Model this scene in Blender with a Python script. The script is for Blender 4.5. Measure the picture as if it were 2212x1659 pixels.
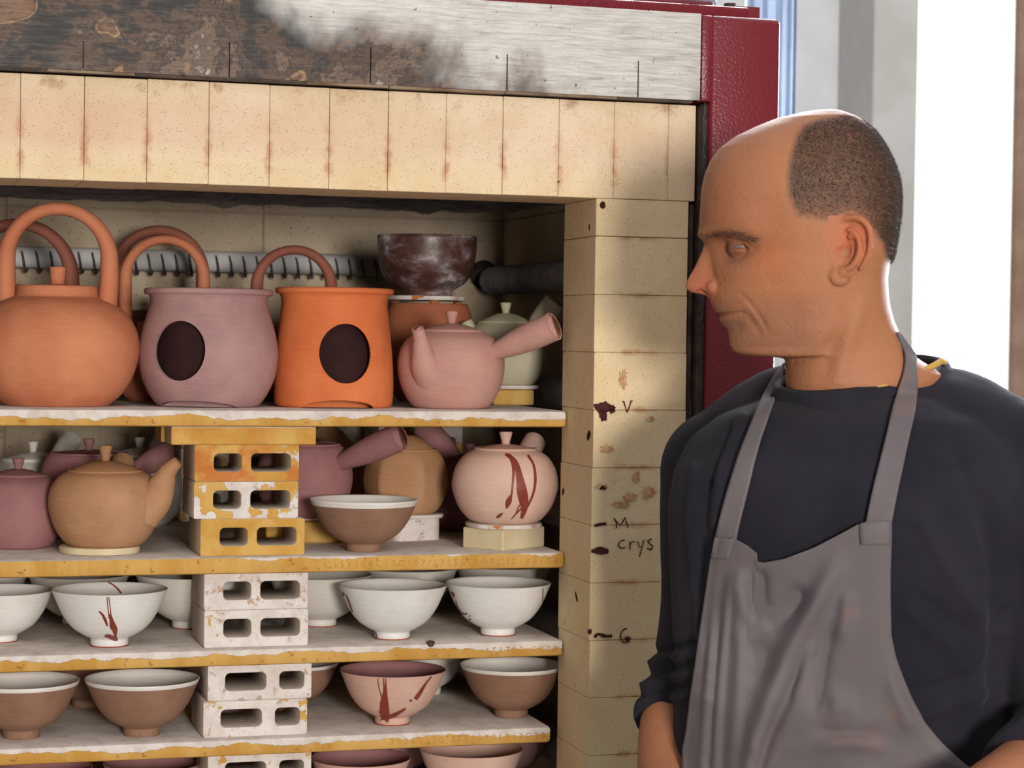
import bpy, bmesh, math, random
import numpy as np
from mathutils import Vector, Matrix
from mathutils.bvhtree import BVHTree
random.seed(7); RNG = np.random.default_rng(7)
for o in list(bpy.data.objects): bpy.data.objects.remove(o)
SC = bpy.context.scene; COL = SC.collection
PI = math.pi
def lin(c):
    return tuple(((x/255/12.92) if x/255 <= .04045 else ((x/255+.055)/1.055)**2.4) for x in c[:3]) + (1.0,)

# ------------------------------------------------------------------ camera, world, lights, exposure
FPX, TH, PH, RO = 4556.8, .2898, .0224, .0145
CAM = Vector((-.7586, -2.2258, 1.6))
fwd = Vector((math.sin(TH)*math.cos(PH), math.cos(TH)*math.cos(PH), -math.sin(PH)))
r0 = Vector((math.cos(TH), -math.sin(TH), 0)); u0 = r0.cross(fwd)
rgt = r0*math.cos(RO)+u0*math.sin(RO); upv = -r0*math.sin(RO)+u0*math.cos(RO)
cd = bpy.data.cameras.new('camera'); cam = bpy.data.objects.new('camera', cd); COL.objects.link(cam)
m3 = Matrix((rgt, upv, -fwd)).transposed()
cam.matrix_world = Matrix.Translation(CAM) @ m3.to_4x4()
cd.sensor_width = 36; cd.lens = 36*FPX/2212; cd.clip_start = .05
cd.dof.use_dof = True; cd.dof.focus_distance = 2.18; cd.dof.aperture_fstop = 11
SC.camera = cam
FW = Vector((math.sin(TH), math.cos(TH), 0)); RT = Vector((math.cos(TH), -math.sin(TH), 0)); UP = Vector((0, 0, 1))

wd = bpy.data.worlds.new('world'); SC.world = wd; wd.use_nodes = True
wd.node_tree.nodes['Background'].inputs[0].default_value = (1, .95, .90, 1)
wd.node_tree.nodes['Background'].inputs[1].default_value = .26
def area(name, loc, target, size, power, col, sy=None):
    l = bpy.data.lights.new(name, 'AREA'); l.energy = power; l.size = size; l.color = col
    if sy: l.shape = 'RECTANGLE'; l.size_y = sy
    o = bpy.data.objects.new(name, l); COL.objects.link(o); o.location = loc
    o.rotation_euler = (Vector(target)-Vector(loc)).to_track_quat('-Z', 'Y').to_euler(); return o
def camloc(a, b, z): p = CAM+RT*a+FW*b; return Vector((p.x, p.y, z))
area('front_window_light', camloc(1.05, -2.2, 1.76), (-.35, .1, 1.5), .66, 165, (1, .94, .86))
area('side_window_light', camloc(1.7, 4.3, 2.0), camloc(.3, 1.9, 1.5), .9, 150, (.86, .92, 1), 1.6)
area('back_wall_fill_light', camloc(1.1, 3.7, 3.3), camloc(1.2, 5.0, 1.5), 1.0, 22, (.95, .97, 1))  # added fill lamp that brightens the back wall
area('roof_window_light', camloc(.5, 4.3, 2.75), camloc(.3, 2.0, 1.7), .8, 110, (.9, .94, 1))
vs = SC.view_settings; vs.view_transform = 'Standard'; vs.look = 'None'; vs.gamma = 1; vs.exposure = 0.0
vs.use_curve_mapping = False

# ------------------------------------------------------------------ pixel -> world helpers (calibrated camera)
def ray(x, y): return (fwd + rgt*((x-1106)/FPX) + upv*((829.5-y)/FPX))
def W(x, y, Y): d = ray(x, y); return CAM + d*((Y-CAM.y)/d.y)
def Wz(x, y, z): d = ray(x, y); return CAM + d*((z-CAM.z)/d.z)
def Mb(x, y, b): d = ray(x, y); return CAM + d*(b/d.dot(FW))
def proj(P):
    d = Vector(P)-CAM; z = d.dot(fwd); return 1106+FPX*d.dot(rgt)/z, 829.5-FPX*d.dot(upv)/z
def dep(P): return (Vector(P)-CAM).dot(fwd)
# ------------------------------------------------------------------ object helpers
WL = {}
def link(o, parent=None, wl=None):
    COL.objects.link(o)
    if parent is not None: o.parent = parent
    WL[o.name] = Vector(wl) if wl is not None else (WL[parent.name] if parent is not None else Vector((0, 0, 0)))
    return o
def tag(o, label=None, cat=None, group=None, kind=None):
    if label: o['label'] = label
    if cat: o['category'] = cat
    if group: o['group'] = group
    if kind: o['kind'] = kind
    return o
def empty(name, loc, label=None, cat=None, group=None):
    o = bpy.data.objects.new(name, None); o.location = loc; o.empty_display_size = .02
    link(o, None, loc); return tag(o, label, cat, group)
def finish_mesh(me, mat, smooth):
    if mat: me.materials.append(mat)
    if smooth is True: me.polygons.foreach_set('use_smooth', [True]*len(me.polygons))
    elif smooth: me.set_sharp_from_angle(angle=math.radians(smooth)) if hasattr(me, 'set_sharp_from_angle') else None
    if smooth and smooth is not True: me.polygons.foreach_set('use_smooth', [True]*len(me.polygons)); me.set_sharp_from_angle(angle=math.radians(smooth))
    me.update()
def mk(name, V, Fc, mat, parent=None, smooth=True, loc=None):
    """verts in world space; parent given -> stored relative to the parent's place; loc -> top-level mesh with that origin"""
    me = bpy.data.meshes.new(name)
    off = WL[parent.name] if parent is not None else Vector(loc or (0, 0, 0))
    V = np.asarray([tuple(v) for v in V], float)-np.array(off)
    me.from_pydata(V.tolist(), [], [tuple(int(i) for i in f) for f in Fc]); finish_mesh(me, mat, smooth)
    o = bpy.data.objects.new(name, me)
    if parent is None: o.location = off
    return link(o, parent, off)
def mkm(name, me, mat, parent=None, smooth=True, loc=None):
    V = np.empty(len(me.vertices)*3); me.vertices.foreach_get('co', V); V = V.reshape(-1, 3)
    off = WL[parent.name] if parent is not None else Vector(loc or (0, 0, 0))
    me.vertices.foreach_set('co', (V-np.array(off)).ravel()); me.name = name
    me.materials.clear(); finish_mesh(me, mat, smooth)
    o = bpy.data.objects.new(name, me)
    if parent is None: o.location = off
    return link(o, parent, off)
def lathe(prof, c=(0, 0, 0), seg=56, fac=None):
    V = []; Fc = []
    for r, z in prof:
        for k in range(seg):
            t = 2*PI*k/seg; rr = r*(fac(t, z) if fac else 1)
            V.append((c[0]+rr*math.cos(t), c[1]+rr*math.sin(t), c[2]+z))
    n = len(prof)
    for i in range(n-1):
        for k in range(seg):
            a = i*seg+k; b = i*seg+(k+1) % seg; Fc.append((a, b, b+seg, a+seg))
    Fc.append(tuple(range(seg))[::-1]); Fc.append(tuple(range((n-1)*seg, n*seg)))
    return V, Fc
def tube(pts, rad, seg=16, cap=True, squash=None, nrm=None):
    pts = [Vector(p) for p in pts]; n = len(pts); V = []; Fc = []
    if not hasattr(rad, '__len__'): rad = [rad]*n
    N = None
    for i in range(n):
        T = (pts[min(i+1, n-1)]-pts[max(i-1, 0)]).normalized()
        if N is None:
            ref = Vector(nrm) if nrm else (Vector((0, 0, 1)) if abs(T.z) < .9 else Vector((1, 0, 0)))
            N = (ref-T*ref.dot(T)).normalized()
        else: N = (N-T*N.dot(T)).normalized()
        B = T.cross(N)
        for k in range(seg):
            t = 2*PI*k/seg; s = squash or 1
            V.append(pts[i]+N*rad[i]*math.cos(t)+B*rad[i]*s*math.sin(t))
    for i in range(n-1):
        for k in range(seg):
            a = i*seg+k; b = i*seg+(k+1) % seg; Fc.append((a, a+seg, b+seg, b))
    if cap: Fc.append(tuple(range(seg))); Fc.append(tuple(range((n-1)*seg, n*seg))[::-1])
    return V, Fc
def bez(P, n):
    """Catmull-Rom through P"""
    P = [Vector(p) for p in P]; P = [P[0]*2-P[1]]+P+[P[-1]*2-P[-2]]; out = []
    m = len(P)-3
    for i in range(m):
        for j in range(n):
            t = j/n; a, b, c, d = P[i:i+4]
            out.append(.5*((2*b)+(c-a)*t+(2*a-5*b+4*c-d)*t*t+(3*b-a-3*c+d)*t**3))
    out.append(P[-2].copy()); return out
def bx(x0, x1, y0, y1, z0, z1, bev=0, seg=1):
    bm = bmesh.new(); bmesh.ops.create_cube(bm, size=1)
    for v in bm.verts: v.co = ((x0+x1)/2+v.co.x*(x1-x0), (y0+y1)/2+v.co.y*(y1-y0), (z0+z1)/2+v.co.z*(z1-z0))
    if bev: bmesh.ops.bevel(bm, geom=bm.edges[:], offset=bev, segments=seg, affect='EDGES', profile=.5)
    me = bpy.data.meshes.new('box'); bm.to_mesh(me); bm.free(); return me
def join(*VF):
    V = []; Fc = []
    for v, f in VF:
        o = len(V); V += [tuple(p) for p in v]; Fc += [tuple(i+o for i in q) for q in f]
    return V, Fc
def evalmesh(o):
    dg = bpy.context.evaluated_depsgraph_get(); dg.update()
    return bpy.data.meshes.new_from_object(o.evaluated_get(dg), depsgraph=dg)
def remesh(V, Fc, voxel, smooth=4, fac=.5):
    me = bpy.data.meshes.new('t'); me.from_pydata([tuple(v) for v in V], [], [tuple(f) for f in Fc])
    o = bpy.data.objects.new('t', me); COL.objects.link(o)
    m = o.modifiers.new('r', 'REMESH'); m.mode = 'VOXEL'; m.voxel_size = voxel
    if smooth: s = o.modifiers.new('s', 'SMOOTH'); s.factor = fac; s.iterations = smooth
    r = evalmesh(o); bpy.data.objects.remove(o); return r
def boolean(V, Fc, cutters):
    me = bpy.data.meshes.new('t'); me.from_pydata([tuple(v) for v in V], [], [tuple(f) for f in Fc])
    o = bpy.data.objects.new('t', me); COL.objects.link(o); cs = []
    for cv, cf in cutters:
        cm = bpy.data.meshes.new('c'); cm.from_pydata([tuple(v) for v in cv], [], [tuple(f) for f in cf])
        bm = bmesh.new(); bm.from_mesh(cm); bmesh.ops.recalc_face_normals(bm, faces=bm.faces); bm.to_mesh(cm); bm.free()
        co = bpy.data.objects.new('c', cm); COL.objects.link(co); cs.append(co)
        b = o.modifiers.new('b', 'BOOLEAN'); b.operation = 'DIFFERENCE'; b.object = co; b.solver = 'EXACT'
    bm = bmesh.new(); bm.from_mesh(me); bmesh.ops.recalc_face_normals(bm, faces=bm.faces); bm.to_mesh(me); bm.free()
    r = evalmesh(o)
    for c in cs+[o]: bpy.data.objects.remove(c)
    return r
def poly2d(loops, depth, mapf, bevel=0):
    """filled outline with holes, extruded; mapf(x, y, z) -> world"""
    cu = bpy.data.curves.new('c', 'CURVE'); cu.dimensions = '2D'; cu.fill_mode = 'BOTH'; cu.extrude = depth/2
    cu.bevel_depth = bevel; cu.bevel_resolution = 1; cu.offset = -bevel
    for L in loops:
        s = cu.splines.new('POLY'); s.points.add(len(L)-1); s.use_cyclic_u = True
        for p, q in zip(s.points, L): p.co = (q[0], q[1], 0, 1)
    o = bpy.data.objects.new('c', cu); COL.objects.link(o); me = evalmesh(o); bpy.data.objects.remove(o)
    bm = bmesh.new(); bm.from_mesh(me); bmesh.ops.remove_doubles(bm, verts=bm.verts, dist=1e-6)
    for v in bm.verts: v.co = mapf(v.co.x, v.co.y, v.co.z)
    bmesh.ops.recalc_face_normals(bm, faces=bm.faces); bm.to_mesh(me); bm.free(); return me
def rrect(x0, x1, y0, y1, r, n=4):
    out = []
    for cx, cy, a in ((x1-r, y1-r, 0), (x0+r, y1-r, 90), (x0+r, y0+r, 180), (x1-r, y0+r, 270)):
        for k in range(n+1): t = math.radians(a+90*k/n); out.append((cx+r*math.cos(t), cy+r*math.sin(t)))
    return out

# ------------------------------------------------------------------ materials
class NT:
    def __init__(s, name):
        s.m = bpy.data.materials.new(name); s.m.use_nodes = True; s.t = s.m.node_tree; s.b = s.t.nodes['Principled BSDF']
        s.tc = s.n('ShaderNodeTexCoord'); s.b.inputs['Specular IOR Level'].default_value = .3
    def n(s, typ, **kw):
        x = s.t.nodes.new(typ)
        for k, v in kw.items(): setattr(x, k, v)
        return x
    def l(s, a, b): s.t.links.new(a, b)
    def val(s, inp, v):
        if hasattr(v, 'type') or hasattr(v, 'is_linked'): s.l(v, inp)
        else: inp.default_value = v
    def noise(s, scale, detail=3, rough=.55, vec=None, dist=0):
        x = s.n('ShaderNodeTexNoise'); x.inputs['Scale'].default_value = scale; x.inputs['Detail'].default_value = detail
        x.inputs['Roughness'].default_value = rough; x.inputs['Distortion'].default_value = dist
        s.l(vec if vec is not None else s.tc.outputs['Object'], x.inputs['Vector']); return x.outputs['Fac']
    def ramp(s, fac, stops):
        x = s.n('ShaderNodeValToRGB'); e = x.color_ramp.elements
        while len(e) < len(stops): e.new(.5)
        for q, (p, c) in zip(e, stops): q.position = p; q.color = c if len(c) == 4 else (*c, 1)
        s.l(fac, x.inputs[0]); return x.outputs[0]
    def step(s, fac, a, b):
        x = s.n('ShaderNodeMapRange'); x.interpolation_type = 'SMOOTHSTEP'
        s.l(fac, x.inputs[0]); x.inputs[1].default_value = a; x.inputs[2].default_value = b; return x.outputs[0]
    def mix(s, f, a, b, mode='MIX'):
        x = s.n('ShaderNodeMix', data_type='RGBA', blend_type=mode); s.val(x.inputs[0], f); s.val(x.inputs[6], a); s.val(x.inputs[7], b); return x.outputs[2]
    def math(s, op, a, b=0, c=None):
        x = s.n('ShaderNodeMath', operation=op); s.val(x.inputs[0], a); s.val(x.inputs[1], b)
        if c is not None: s.val(x.inputs[2], c)
        return x.outputs[0]
    def sep(s, vec=None):
        x = s.n('ShaderNodeSeparateXYZ'); s.l(vec if vec is not None else s.tc.outputs['Object'], x.inputs[0]); return x.outputs
    def stretch(s, sc, rotz=0):
        x = s.n('ShaderNodeMapping'); x.inputs['Scale'].default_value = sc; x.inputs['Rotation'].default_value[2] = rotz
        s.l(s.tc.outputs['Object'], x.inputs[0]); return x.outputs[0]
    def bump(s, h, dist=.002, strength=.5, prev=None):
        x = s.n('ShaderNodeBump'); x.inputs['Strength'].default_value = strength; x.inputs['Distance'].default_value = dist
        s.l(h, x.inputs['Height'])
        if prev is not None: s.l(prev, x.inputs['Normal'])
        return x.outputs[0]
    def out(s, col, rough=.8, normal=None, spec=None, metal=None):
        s.val(s.b.inputs['Base Color'], col); s.val(s.b.inputs['Roughness'], rough)
        if normal is not None: s.l(normal, s.b.inputs['Normal'])
        if spec is not None: s.b.inputs['Specular IOR Level'].default_value = spec
        if metal is not None: s.val(s.b.inputs['Metallic'], metal)
        return s.m
def clay(name, c1, c2, speck=.5, rough=.75, lines=.4, spec=.25):
    t = NT(name); n1 = t.noise(14, 4, .6); col = t.mix(t.step(n1, .35, .68), lin(c1), lin(c2))
    s1 = t.noise(420, 2, .6); sp = t.step(s1, .66, .74)
    col = t.mix(t.math('MULTIPLY', sp, speck), col, lin([x*.45 for x in c1]))
    st = t.noise(6, 3, .6, t.stretch((6, 6, 90))); col = t.mix(t.math('MULTIPLY', t.step(st, .5, .75), .25), col, lin([min(255, x*1.12) for x in c2]))
    h = t.math('ADD', t.math('MULTIPLY', st, lines), t.math('MULTIPLY', s1, .35))
    return t.out(col, rough, t.bump(h, .0012, .45), spec)
M = {}
M['terracotta'] = clay('terracotta_clay', (190, 116, 84), (204, 132, 98), .3)
M['shaded_terracotta'] = clay('shaded_terracotta_clay', (140, 84, 70), (156, 98, 82), .3)  # terracotta with the shade of the back row put into its colour
M['orange'] = clay('orange_clay', (204, 108, 62), (216, 124, 74), .3)
M['rust'] = clay('rust_brown_clay', (158, 92, 64), (176, 108, 76), .3)
M['lilac'] = clay('lilac_clay', (158, 122, 122), (174, 138, 136), .3)
M['pink'] = clay('pink_clay', (182, 136, 128), (194, 150, 140), .3)
M['palepink'] = clay('pale_pink_clay', (206, 170, 156), (216, 184, 170), .2)
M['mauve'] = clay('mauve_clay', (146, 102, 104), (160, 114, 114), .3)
M['brown'] = clay('brown_clay', (166, 122, 88), (180, 138, 104), .5)
M['tan'] = clay('tan_clay', (170, 126, 90), (184, 142, 106), .5)
M['cream'] = clay('cream_clay', (178, 172, 146), (190, 184, 160), .2)
M['bowlbrown'] = clay('bowl_brown_clay', (132, 98, 80), (148, 114, 94), .5)
M['blush'] = clay('blush_clay', (202, 162, 148), (210, 174, 160), .2)
M['white'] = clay('white_glaze', (218, 215, 211), (228, 226, 224), .08, .42, .25, .45)
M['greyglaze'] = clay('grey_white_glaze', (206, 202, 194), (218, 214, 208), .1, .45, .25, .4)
M['inside'] = clay('white_inside_glaze', (214, 210, 204), (226, 222, 218), .05, .45, .2, .4)
M['footred'] = clay('unglazed_foot', (150, 66, 48), (160, 76, 54), .2)
M['glazered'] = clay('iron_red_glaze', (120, 48, 38), (136, 60, 48), .1, .5, .1, .4)
def charred():
    t = NT('charred_glaze'); n = t.noise(24, 5, .65, t.stretch((1, 1, 1.8))); n2 = t.noise(60, 3, .7)
    col = t.ramp(n, [(.32, lin((48, 34, 36))), (.48, lin((84, 52, 44))), (.58, lin((110, 96, 100))), (.7, lin((190, 180, 170)))])
    col = t.mix(t.step(n2, .6, .75), col, lin((60, 44, 44)))
    return t.out(col, t.ramp(n2, [(.3, (.3,)*3), (.8, (.6,)*3)]), t.bump(n2, .001, .4), .5)
M['charred'] = charred()
def brickmat(name, lintel, c1, c2):
    t = NT(name); oi = t.n('ShaderNodeObjectInfo'); X, Y, Z = t.sep(); wp = t.n('ShaderNodeNewGeometry').outputs['Position']
    n1 = t.noise(6, 6, .68, wp); col = t.mix(t.step(n1, .35, .68), lin(c1), lin(c2))
    rnd = oi.outputs['Random']
    col = t.mix(t.math('MULTIPLY', rnd, .22), col, lin((200, 166, 132)) if lintel else lin((214, 190, 146)))
    # iron stain that bled out of the joints
    ew = t.noise(60, 3, .6, wp)
    if lintel:
        ed = t.math('ADD', t.math('ABSOLUTE', X), t.math('MULTIPLY', t.math('SUBTRACT', ew, .5), .012))
        edge = t.step(ed, .0255, .0325); zz = t.math('ADD', Z, t.math('MULTIPLY', t.math('SUBTRACT', ew, .5), .03))
        band = t.math('MULTIPLY', t.step(zz, -.050, -.026), t.math('SUBTRACT', 1, t.step(zz, -.018, .038)))
        col = t.mix(t.math('MULTIPLY', t.math('SUBTRACT', 1, t.step(Z, -.040, -.010)), .40), col, lin((226, 200, 154)))
        col = t.mix(t.math('MULTIPLY', t.math('MULTIPLY', t.step(Z, -.03, -.005), t.math('SUBTRACT', 1, t.step(Z, .02, .045))), t.math('ADD', .15, t.math('MULTIPLY', t.math('SUBTRACT', 1, t.step(t.sep(wp)[0], -.62, -.15)), .4))), col, lin((212, 172, 146)))
        col = t.mix(t.math('MULTIPLY', t.step(t.noise(13, 5, .65, wp), .48, .68), .22), col, lin((206, 164, 134)))
        topst = t.math('MULTIPLY', t.step(Z, .030, .050), t.step(t.noise(26, 4, .7, wp), .50, .66))
    else:
        ed = t.math('ADD', t.math('ABSOLUTE', Z), t.math('MULTIPLY', t.math('SUBTRACT', ew, .5), .006))
        edge = t.step(ed, .0268, .0325); xx = t.math('ADD', X, t.math('MULTIPLY', t.math('SUBTRACT', ew, .5), .03))
        band = t.math('MULTIPLY', t.step(xx, -.034, -.014), t.math('SUBTRACT', 1, t.step(xx, .004, .034)))
        topst = t.math('MULTIPLY', t.step(t.noise(19, 3, .6, wp), .66, .74), .6)
    st = t.math('MULTIPLY', t.math('MULTIPLY', edge, band), t.step(ew, .3, .6))
    col = t.mix(t.math('MULTIPLY', st, .6), col, lin((176, 104, 66)))
    col = t.mix(t.math('MULTIPLY', topst, .5), col, lin((150, 92, 58)))
    vo = t.n('ShaderNodeTexVoronoi'); vo.inputs['Scale'].default_value = 400; t.l(wp, vo.inputs['Vector'])
    pore = t.math('MULTIPLY', t.math('SUBTRACT', 1, t.step(vo.outputs['Distance'], .12, .26)), t.step(t.noise(90, 2, .5, wp), .44, .56))
    col = t.mix(t.math('MULTIPLY', pore, .5), col, lin((120, 84, 52)))
    big = t.step(t.noise(34, 1, .4, wp), .765, .78); col = t.mix(big, col, lin((70, 36, 24)))
    f = t.noise(160, 3, .6, wp); h = t.math('SUBTRACT', t.math('MULTIPLY', f, .7), t.math('MULTIPLY', pore, .8))
    return t.out(col, .95, t.bump(h, .0018, .5), .1)
M['lintel_brick'] = brickmat('lintel_firebrick', True, (216, 194, 162), (230, 212, 186))
M['pillar_brick'] = brickmat('pillar_firebrick', False, (220, 194, 154), (232, 212, 176))
def wallmat(name, c1, c2):
    t = NT(name); n = t.noise(9, 4, .6); s = t.step(t.noise(230, 2, .5), .63, .72)
    col = t.mix(t.step(n, .3, .7), lin(c1), lin(c2)); col = t.mix(t.math('MULTIPLY', s, .6), col, lin((110, 76, 52)))
    return t.out(col, .95, t.bump(t.noise(150, 3), .0015, .4), .1)
M['kiln_wall'] = wallmat('kiln_inner_brick', (172, 156, 134), (190, 174, 152))
def fibre():
    t = NT('ceiling_fibre'); n = t.noise(30, 5, .75, t.stretch((1, 5, 5))); col = t.ramp(n, [(.3, lin((96, 90, 96))), (.5, lin((170, 162, 170))), (.7, lin((206, 200, 206)))])
    return t.out(col, .9, t.bump(n, .012, 1), .2)
M['fibre'] = fibre()
def steel():
    t = NT('scorched_steel'); X, Y, Z = t.sep(t.n('ShaderNodeNewGeometry').outputs['Position']); n = t.noise(4.2, 5, .62, None, .6); br = t.noise(5, 5, .7, t.stretch((5, 30, 70)))
    silver = t.ramp(br, [(.3, lin((158, 154, 150))), (.5, lin((190, 188, 186))), (.72, lin((214, 213, 212)))])
    zt = t.math('MULTIPLY', t.math('SUBTRACT', Z, 1.925), -9)        # lower edge burnt more
    xl = t.math('MULTIPLY', t.math('ADD', X, .20), -3.0)               # left side burnt more
    burn = t.math('ADD', t.math('ADD', xl, zt), t.math('MULTIPLY', t.math('SUBTRACT', n, .5), 2.6))
    g1 = t.noise(7, 7, .70, None, .25); g2 = t.noise(34, 5, .7, t.stretch((1, 1, 1.6)))
    scorch = t.ramp(t.math('ADD', t.math('MULTIPLY', g1, .78), t.math('MULTIPLY', g2, .22)), [(.40, lin((16, 13, 15))), (.46, lin((34, 27, 26))), (.495, lin((78, 56, 42))), (.52, lin((36, 29, 29))), (.55, lin((104, 82, 66))), (.575, lin((70, 54, 46))), (.63, lin((178, 170, 154)))])
    col = t.mix(t.step(burn, -.05, .55), silver, scorch)
    c = t.noise(4.6, 4, .6, None, .2); ring = t.math('SUBTRACT', 1, t.step(t.math('ABSOLUTE', t.math('SUBTRACT', c, .55)), .0, .010))
    inside = t.math('MULTIPLY', t.step(c, .55, .57), t.step(burn, .2, .7)); col = t.mix(t.math('MULTIPLY', inside, t.math('MULTIPLY', t.step(g2, .3, .6), .45)), col, lin((136, 92, 64)))
    gold = t.math('MULTIPLY', t.math('MULTIPLY', ring, t.step(burn, .25, .8)), t.step(g2, .36, .60)); col = t.mix(t.math('MULTIPLY', gold, .45), col, lin((186, 146, 100)))
    col = t.mix(t.math('MULTIPLY', t.step(t.noise(16, 5, .7, t.stretch((1, 3, 4))), .5, .75), .4), col, lin((112, 98, 84)))
    pit = t.step(t.noise(130, 2, .6), .68, .74); col = t.mix(t.math('MULTIPLY', pit, .7), col, lin((60, 46, 40)))
    endst = t.math('MULTIPLY', t.step(t.math('ADD', X, t.math('MULTIPLY', n, .03)), .118, .135), t.math('SUBTRACT', 1, t.step(t.math('ADD', Z, t.math('MULTIPLY', n, .05)), 1.885, 1.93)))
    col = t.mix(t.math('MULTIPLY', endst, .85), col, lin((46, 36, 30)))
    return t.out(col, t.ramp(br, [(.3, (.45,)*3), (.7, (.6,)*3)]), t.bump(t.math('ADD', br, t.math('MULTIPLY', pit, -.5)), .0006, .35), .5, .25)
M['steel'] = steel()
def redpaint():
    t = NT('red_textured_paint'); n = t.noise(320, 2, .5); d = t.step(t.noise(50, 2), .72, .76)
    col = t.mix(t.math('MULTIPLY', d, .3), lin((112, 20, 34)), lin((170, 120, 120)))
    return t.out(col, .34, t.bump(n, .0012, .6), .5)
M['red'] = redpaint()
def simple(name, c1, c2, scale=20, rough=.8, bump=.3, bs=200, spec=.3, metal=0):
    t = NT(name); col = t.mix(t.step(t.noise(scale, 4, .6), .35, .65), lin(c1), lin(c2))
    return t.out(col, rough, t.bump(t.noise(bs, 3), .001, bump), spec, metal)
M['black'] = simple('black_gasket', (34, 31, 33), (64, 52, 46), 60, .5, .6, 120, .4)
M['rustlip'] = simple('rusty_lip', (96, 62, 44), (150, 130, 110), 14, .7, .4)
M['darksteel'] = simple('dark_brown_steel', (52, 42, 38), (86, 70, 58), 30, .6, .4)
M['rod'] = simple('ceramic_rod', (196, 194, 194), (210, 208, 208), 20, .7)
M['wire'] = simple('element_wire', (50, 46, 50), (74, 68, 70), 40, .55, .2, 200, .4)
M['coilgrey'] = simple('element_coil_grey', (136, 132, 134), (160, 156, 158), 40, .6, .2, 200, .4)
M['marker'] = simple('iron_oxide_mark', (54, 22, 20), (78, 36, 30), 90, .85)
M['faintmark'] = simple('faint_oxide_stain', (176, 122, 94), (206, 170, 128), 160, .95)
M['outshell'] = simple('kiln_outer_sheet', (100, 22, 34), (112, 26, 38), 20, .5)
def shelfmat(name, thr, seed):
    t = NT(name); X, Y, Z = t.sep(); mp = t.n('ShaderNodeMapping'); mp.inputs['Location'].default_value = (seed*3.1, seed*1.7, seed)
    mp.inputs['Scale'].default_value = (1, 1, .35); t.l(t.tc.outputs['Object'], mp.inputs[0]); v = mp.outputs[0]
    n = t.noise(14, 4, .6, v); n2 = t.noise(60, 3, .6, v)
    yel = t.mix(t.step(t.noise(24, 3, .6, v), .35, .65), lin((188, 140, 66)), lin((204, 162, 92)))
    yel = t.mix(t.math('MULTIPLY', t.step(t.noise(120, 3, .6), .62, .7), .6), yel, lin((130, 76, 36)))
    wh = t.mix(t.step(t.noise(40, 4, .65), .4, .65), lin((216, 208, 202)), lin((198, 186, 178)))
    nz = t.sep(t.n('ShaderNodeNewGeometry').outputs['Normal'])[2]
    k = t.math('ADD', t.math('MULTIPLY', Z, 60), t.math('ADD', t.math('MULTIPLY', n, 1.5), t.math('MULTIPLY', n2, .35)))
    front = t.step(k, thr, thr+.06); top = t.step(nz, .35, .6)
    f = t.math('MAXIMUM', front, top); h = t.math('ADD', f, t.math('MULTIPLY', t.noise(130, 4, .7), .6))
    return t.out(t.mix(f, yel, wh), .82, t.bump(h, .0012, .6), .2)
def propmat(name, bias, seed, orange=0.):
    t = NT(name); mp = t.n('ShaderNodeMapping'); mp.inputs['Location'].default_value = (seed*2.3, seed*1.1, seed*.7); t.l(t.tc.outputs['Object'], mp.inputs[0]); v = mp.outputs[0]
    yel = t.mix(t.step(t.noise(30, 3, .6, v), .4, .6), lin((194, 146, 64)), lin((204, 162, 88)))
    if orange: yel = t.mix(t.math('MULTIPLY', t.step(t.noise(22, 3, .6, v), .42, .6), orange), yel, lin((186, 100, 40)))
    wh = t.mix(t.step(t.noise(40, 4, .65, v), .4, .65), lin((220, 212, 208)), lin((206, 194, 188)))
    wh = t.mix(t.math('MULTIPLY', t.step(t.noise(75, 4, .7, v), .56, .66), .65), wh, lin((158, 116, 74)))
    n = t.math('ADD', t.noise(26, 4, .62, v), bias); f = t.step(n, .5, .53)
    nz = t.sep(t.n('ShaderNodeNewGeometry').outputs['Normal']); top = t.step(nz[2], .4, .7); side = t.step(t.math('ABSOLUTE', nz[1]), .3, .6)
    wh2 = lin((190, 178, 164)); col = t.mix(t.math('MAXIMUM', f, top), yel, wh); col = t.mix(t.math('MULTIPLY', t.math('SUBTRACT', 1, side), .7), col, wh2)
    return t.out(col, .7, t.bump(t.math('ADD', f, t.noise(110, 4, .7, v)), .0012, .6), .3)
M['setter_white'] = propmat('setter_white', .5, 3); M['setter_yellow'] = simple('setter_cream', (204, 188, 152), (214, 200, 168), 20, .85)
M['setter_gold'] = simple('setter_gold', (176, 134, 62), (196, 160, 92), 20, .85)
M['disc'] = propmat('disc_rust', .12, 9, .8)
M['plaster'] = simple('plaster_wall', (196, 198, 200), (206, 208, 210), 4, .9, .2, 60)
M['pilaster'] = simple('grey_pilaster', (176, 174, 168), (188, 186, 182), 5, .9, .3, 40)
M['block'] = simple('white_painted_block', (232, 232, 230), (240, 240, 240), 8, .85, .3, 60)
M['wood'] = simple('brown_wood', (150, 122, 104), (168, 140, 122), 10, .7)
M['blue'] = simple('blue_plastic', (120, 140, 168), (140, 158, 186), 6, .5, .2, 30, .5)
M['floor'] = simple('concrete_floor', (116, 112, 106), (134, 130, 124), 3, .85)
M['teal'] = simple('teal_plastic', (60, 140, 120), (70, 150, 130), 10, .4); M['coral'] = simple('coral_plastic', (226, 92, 96), (232, 104, 106), 10, .4)

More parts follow.
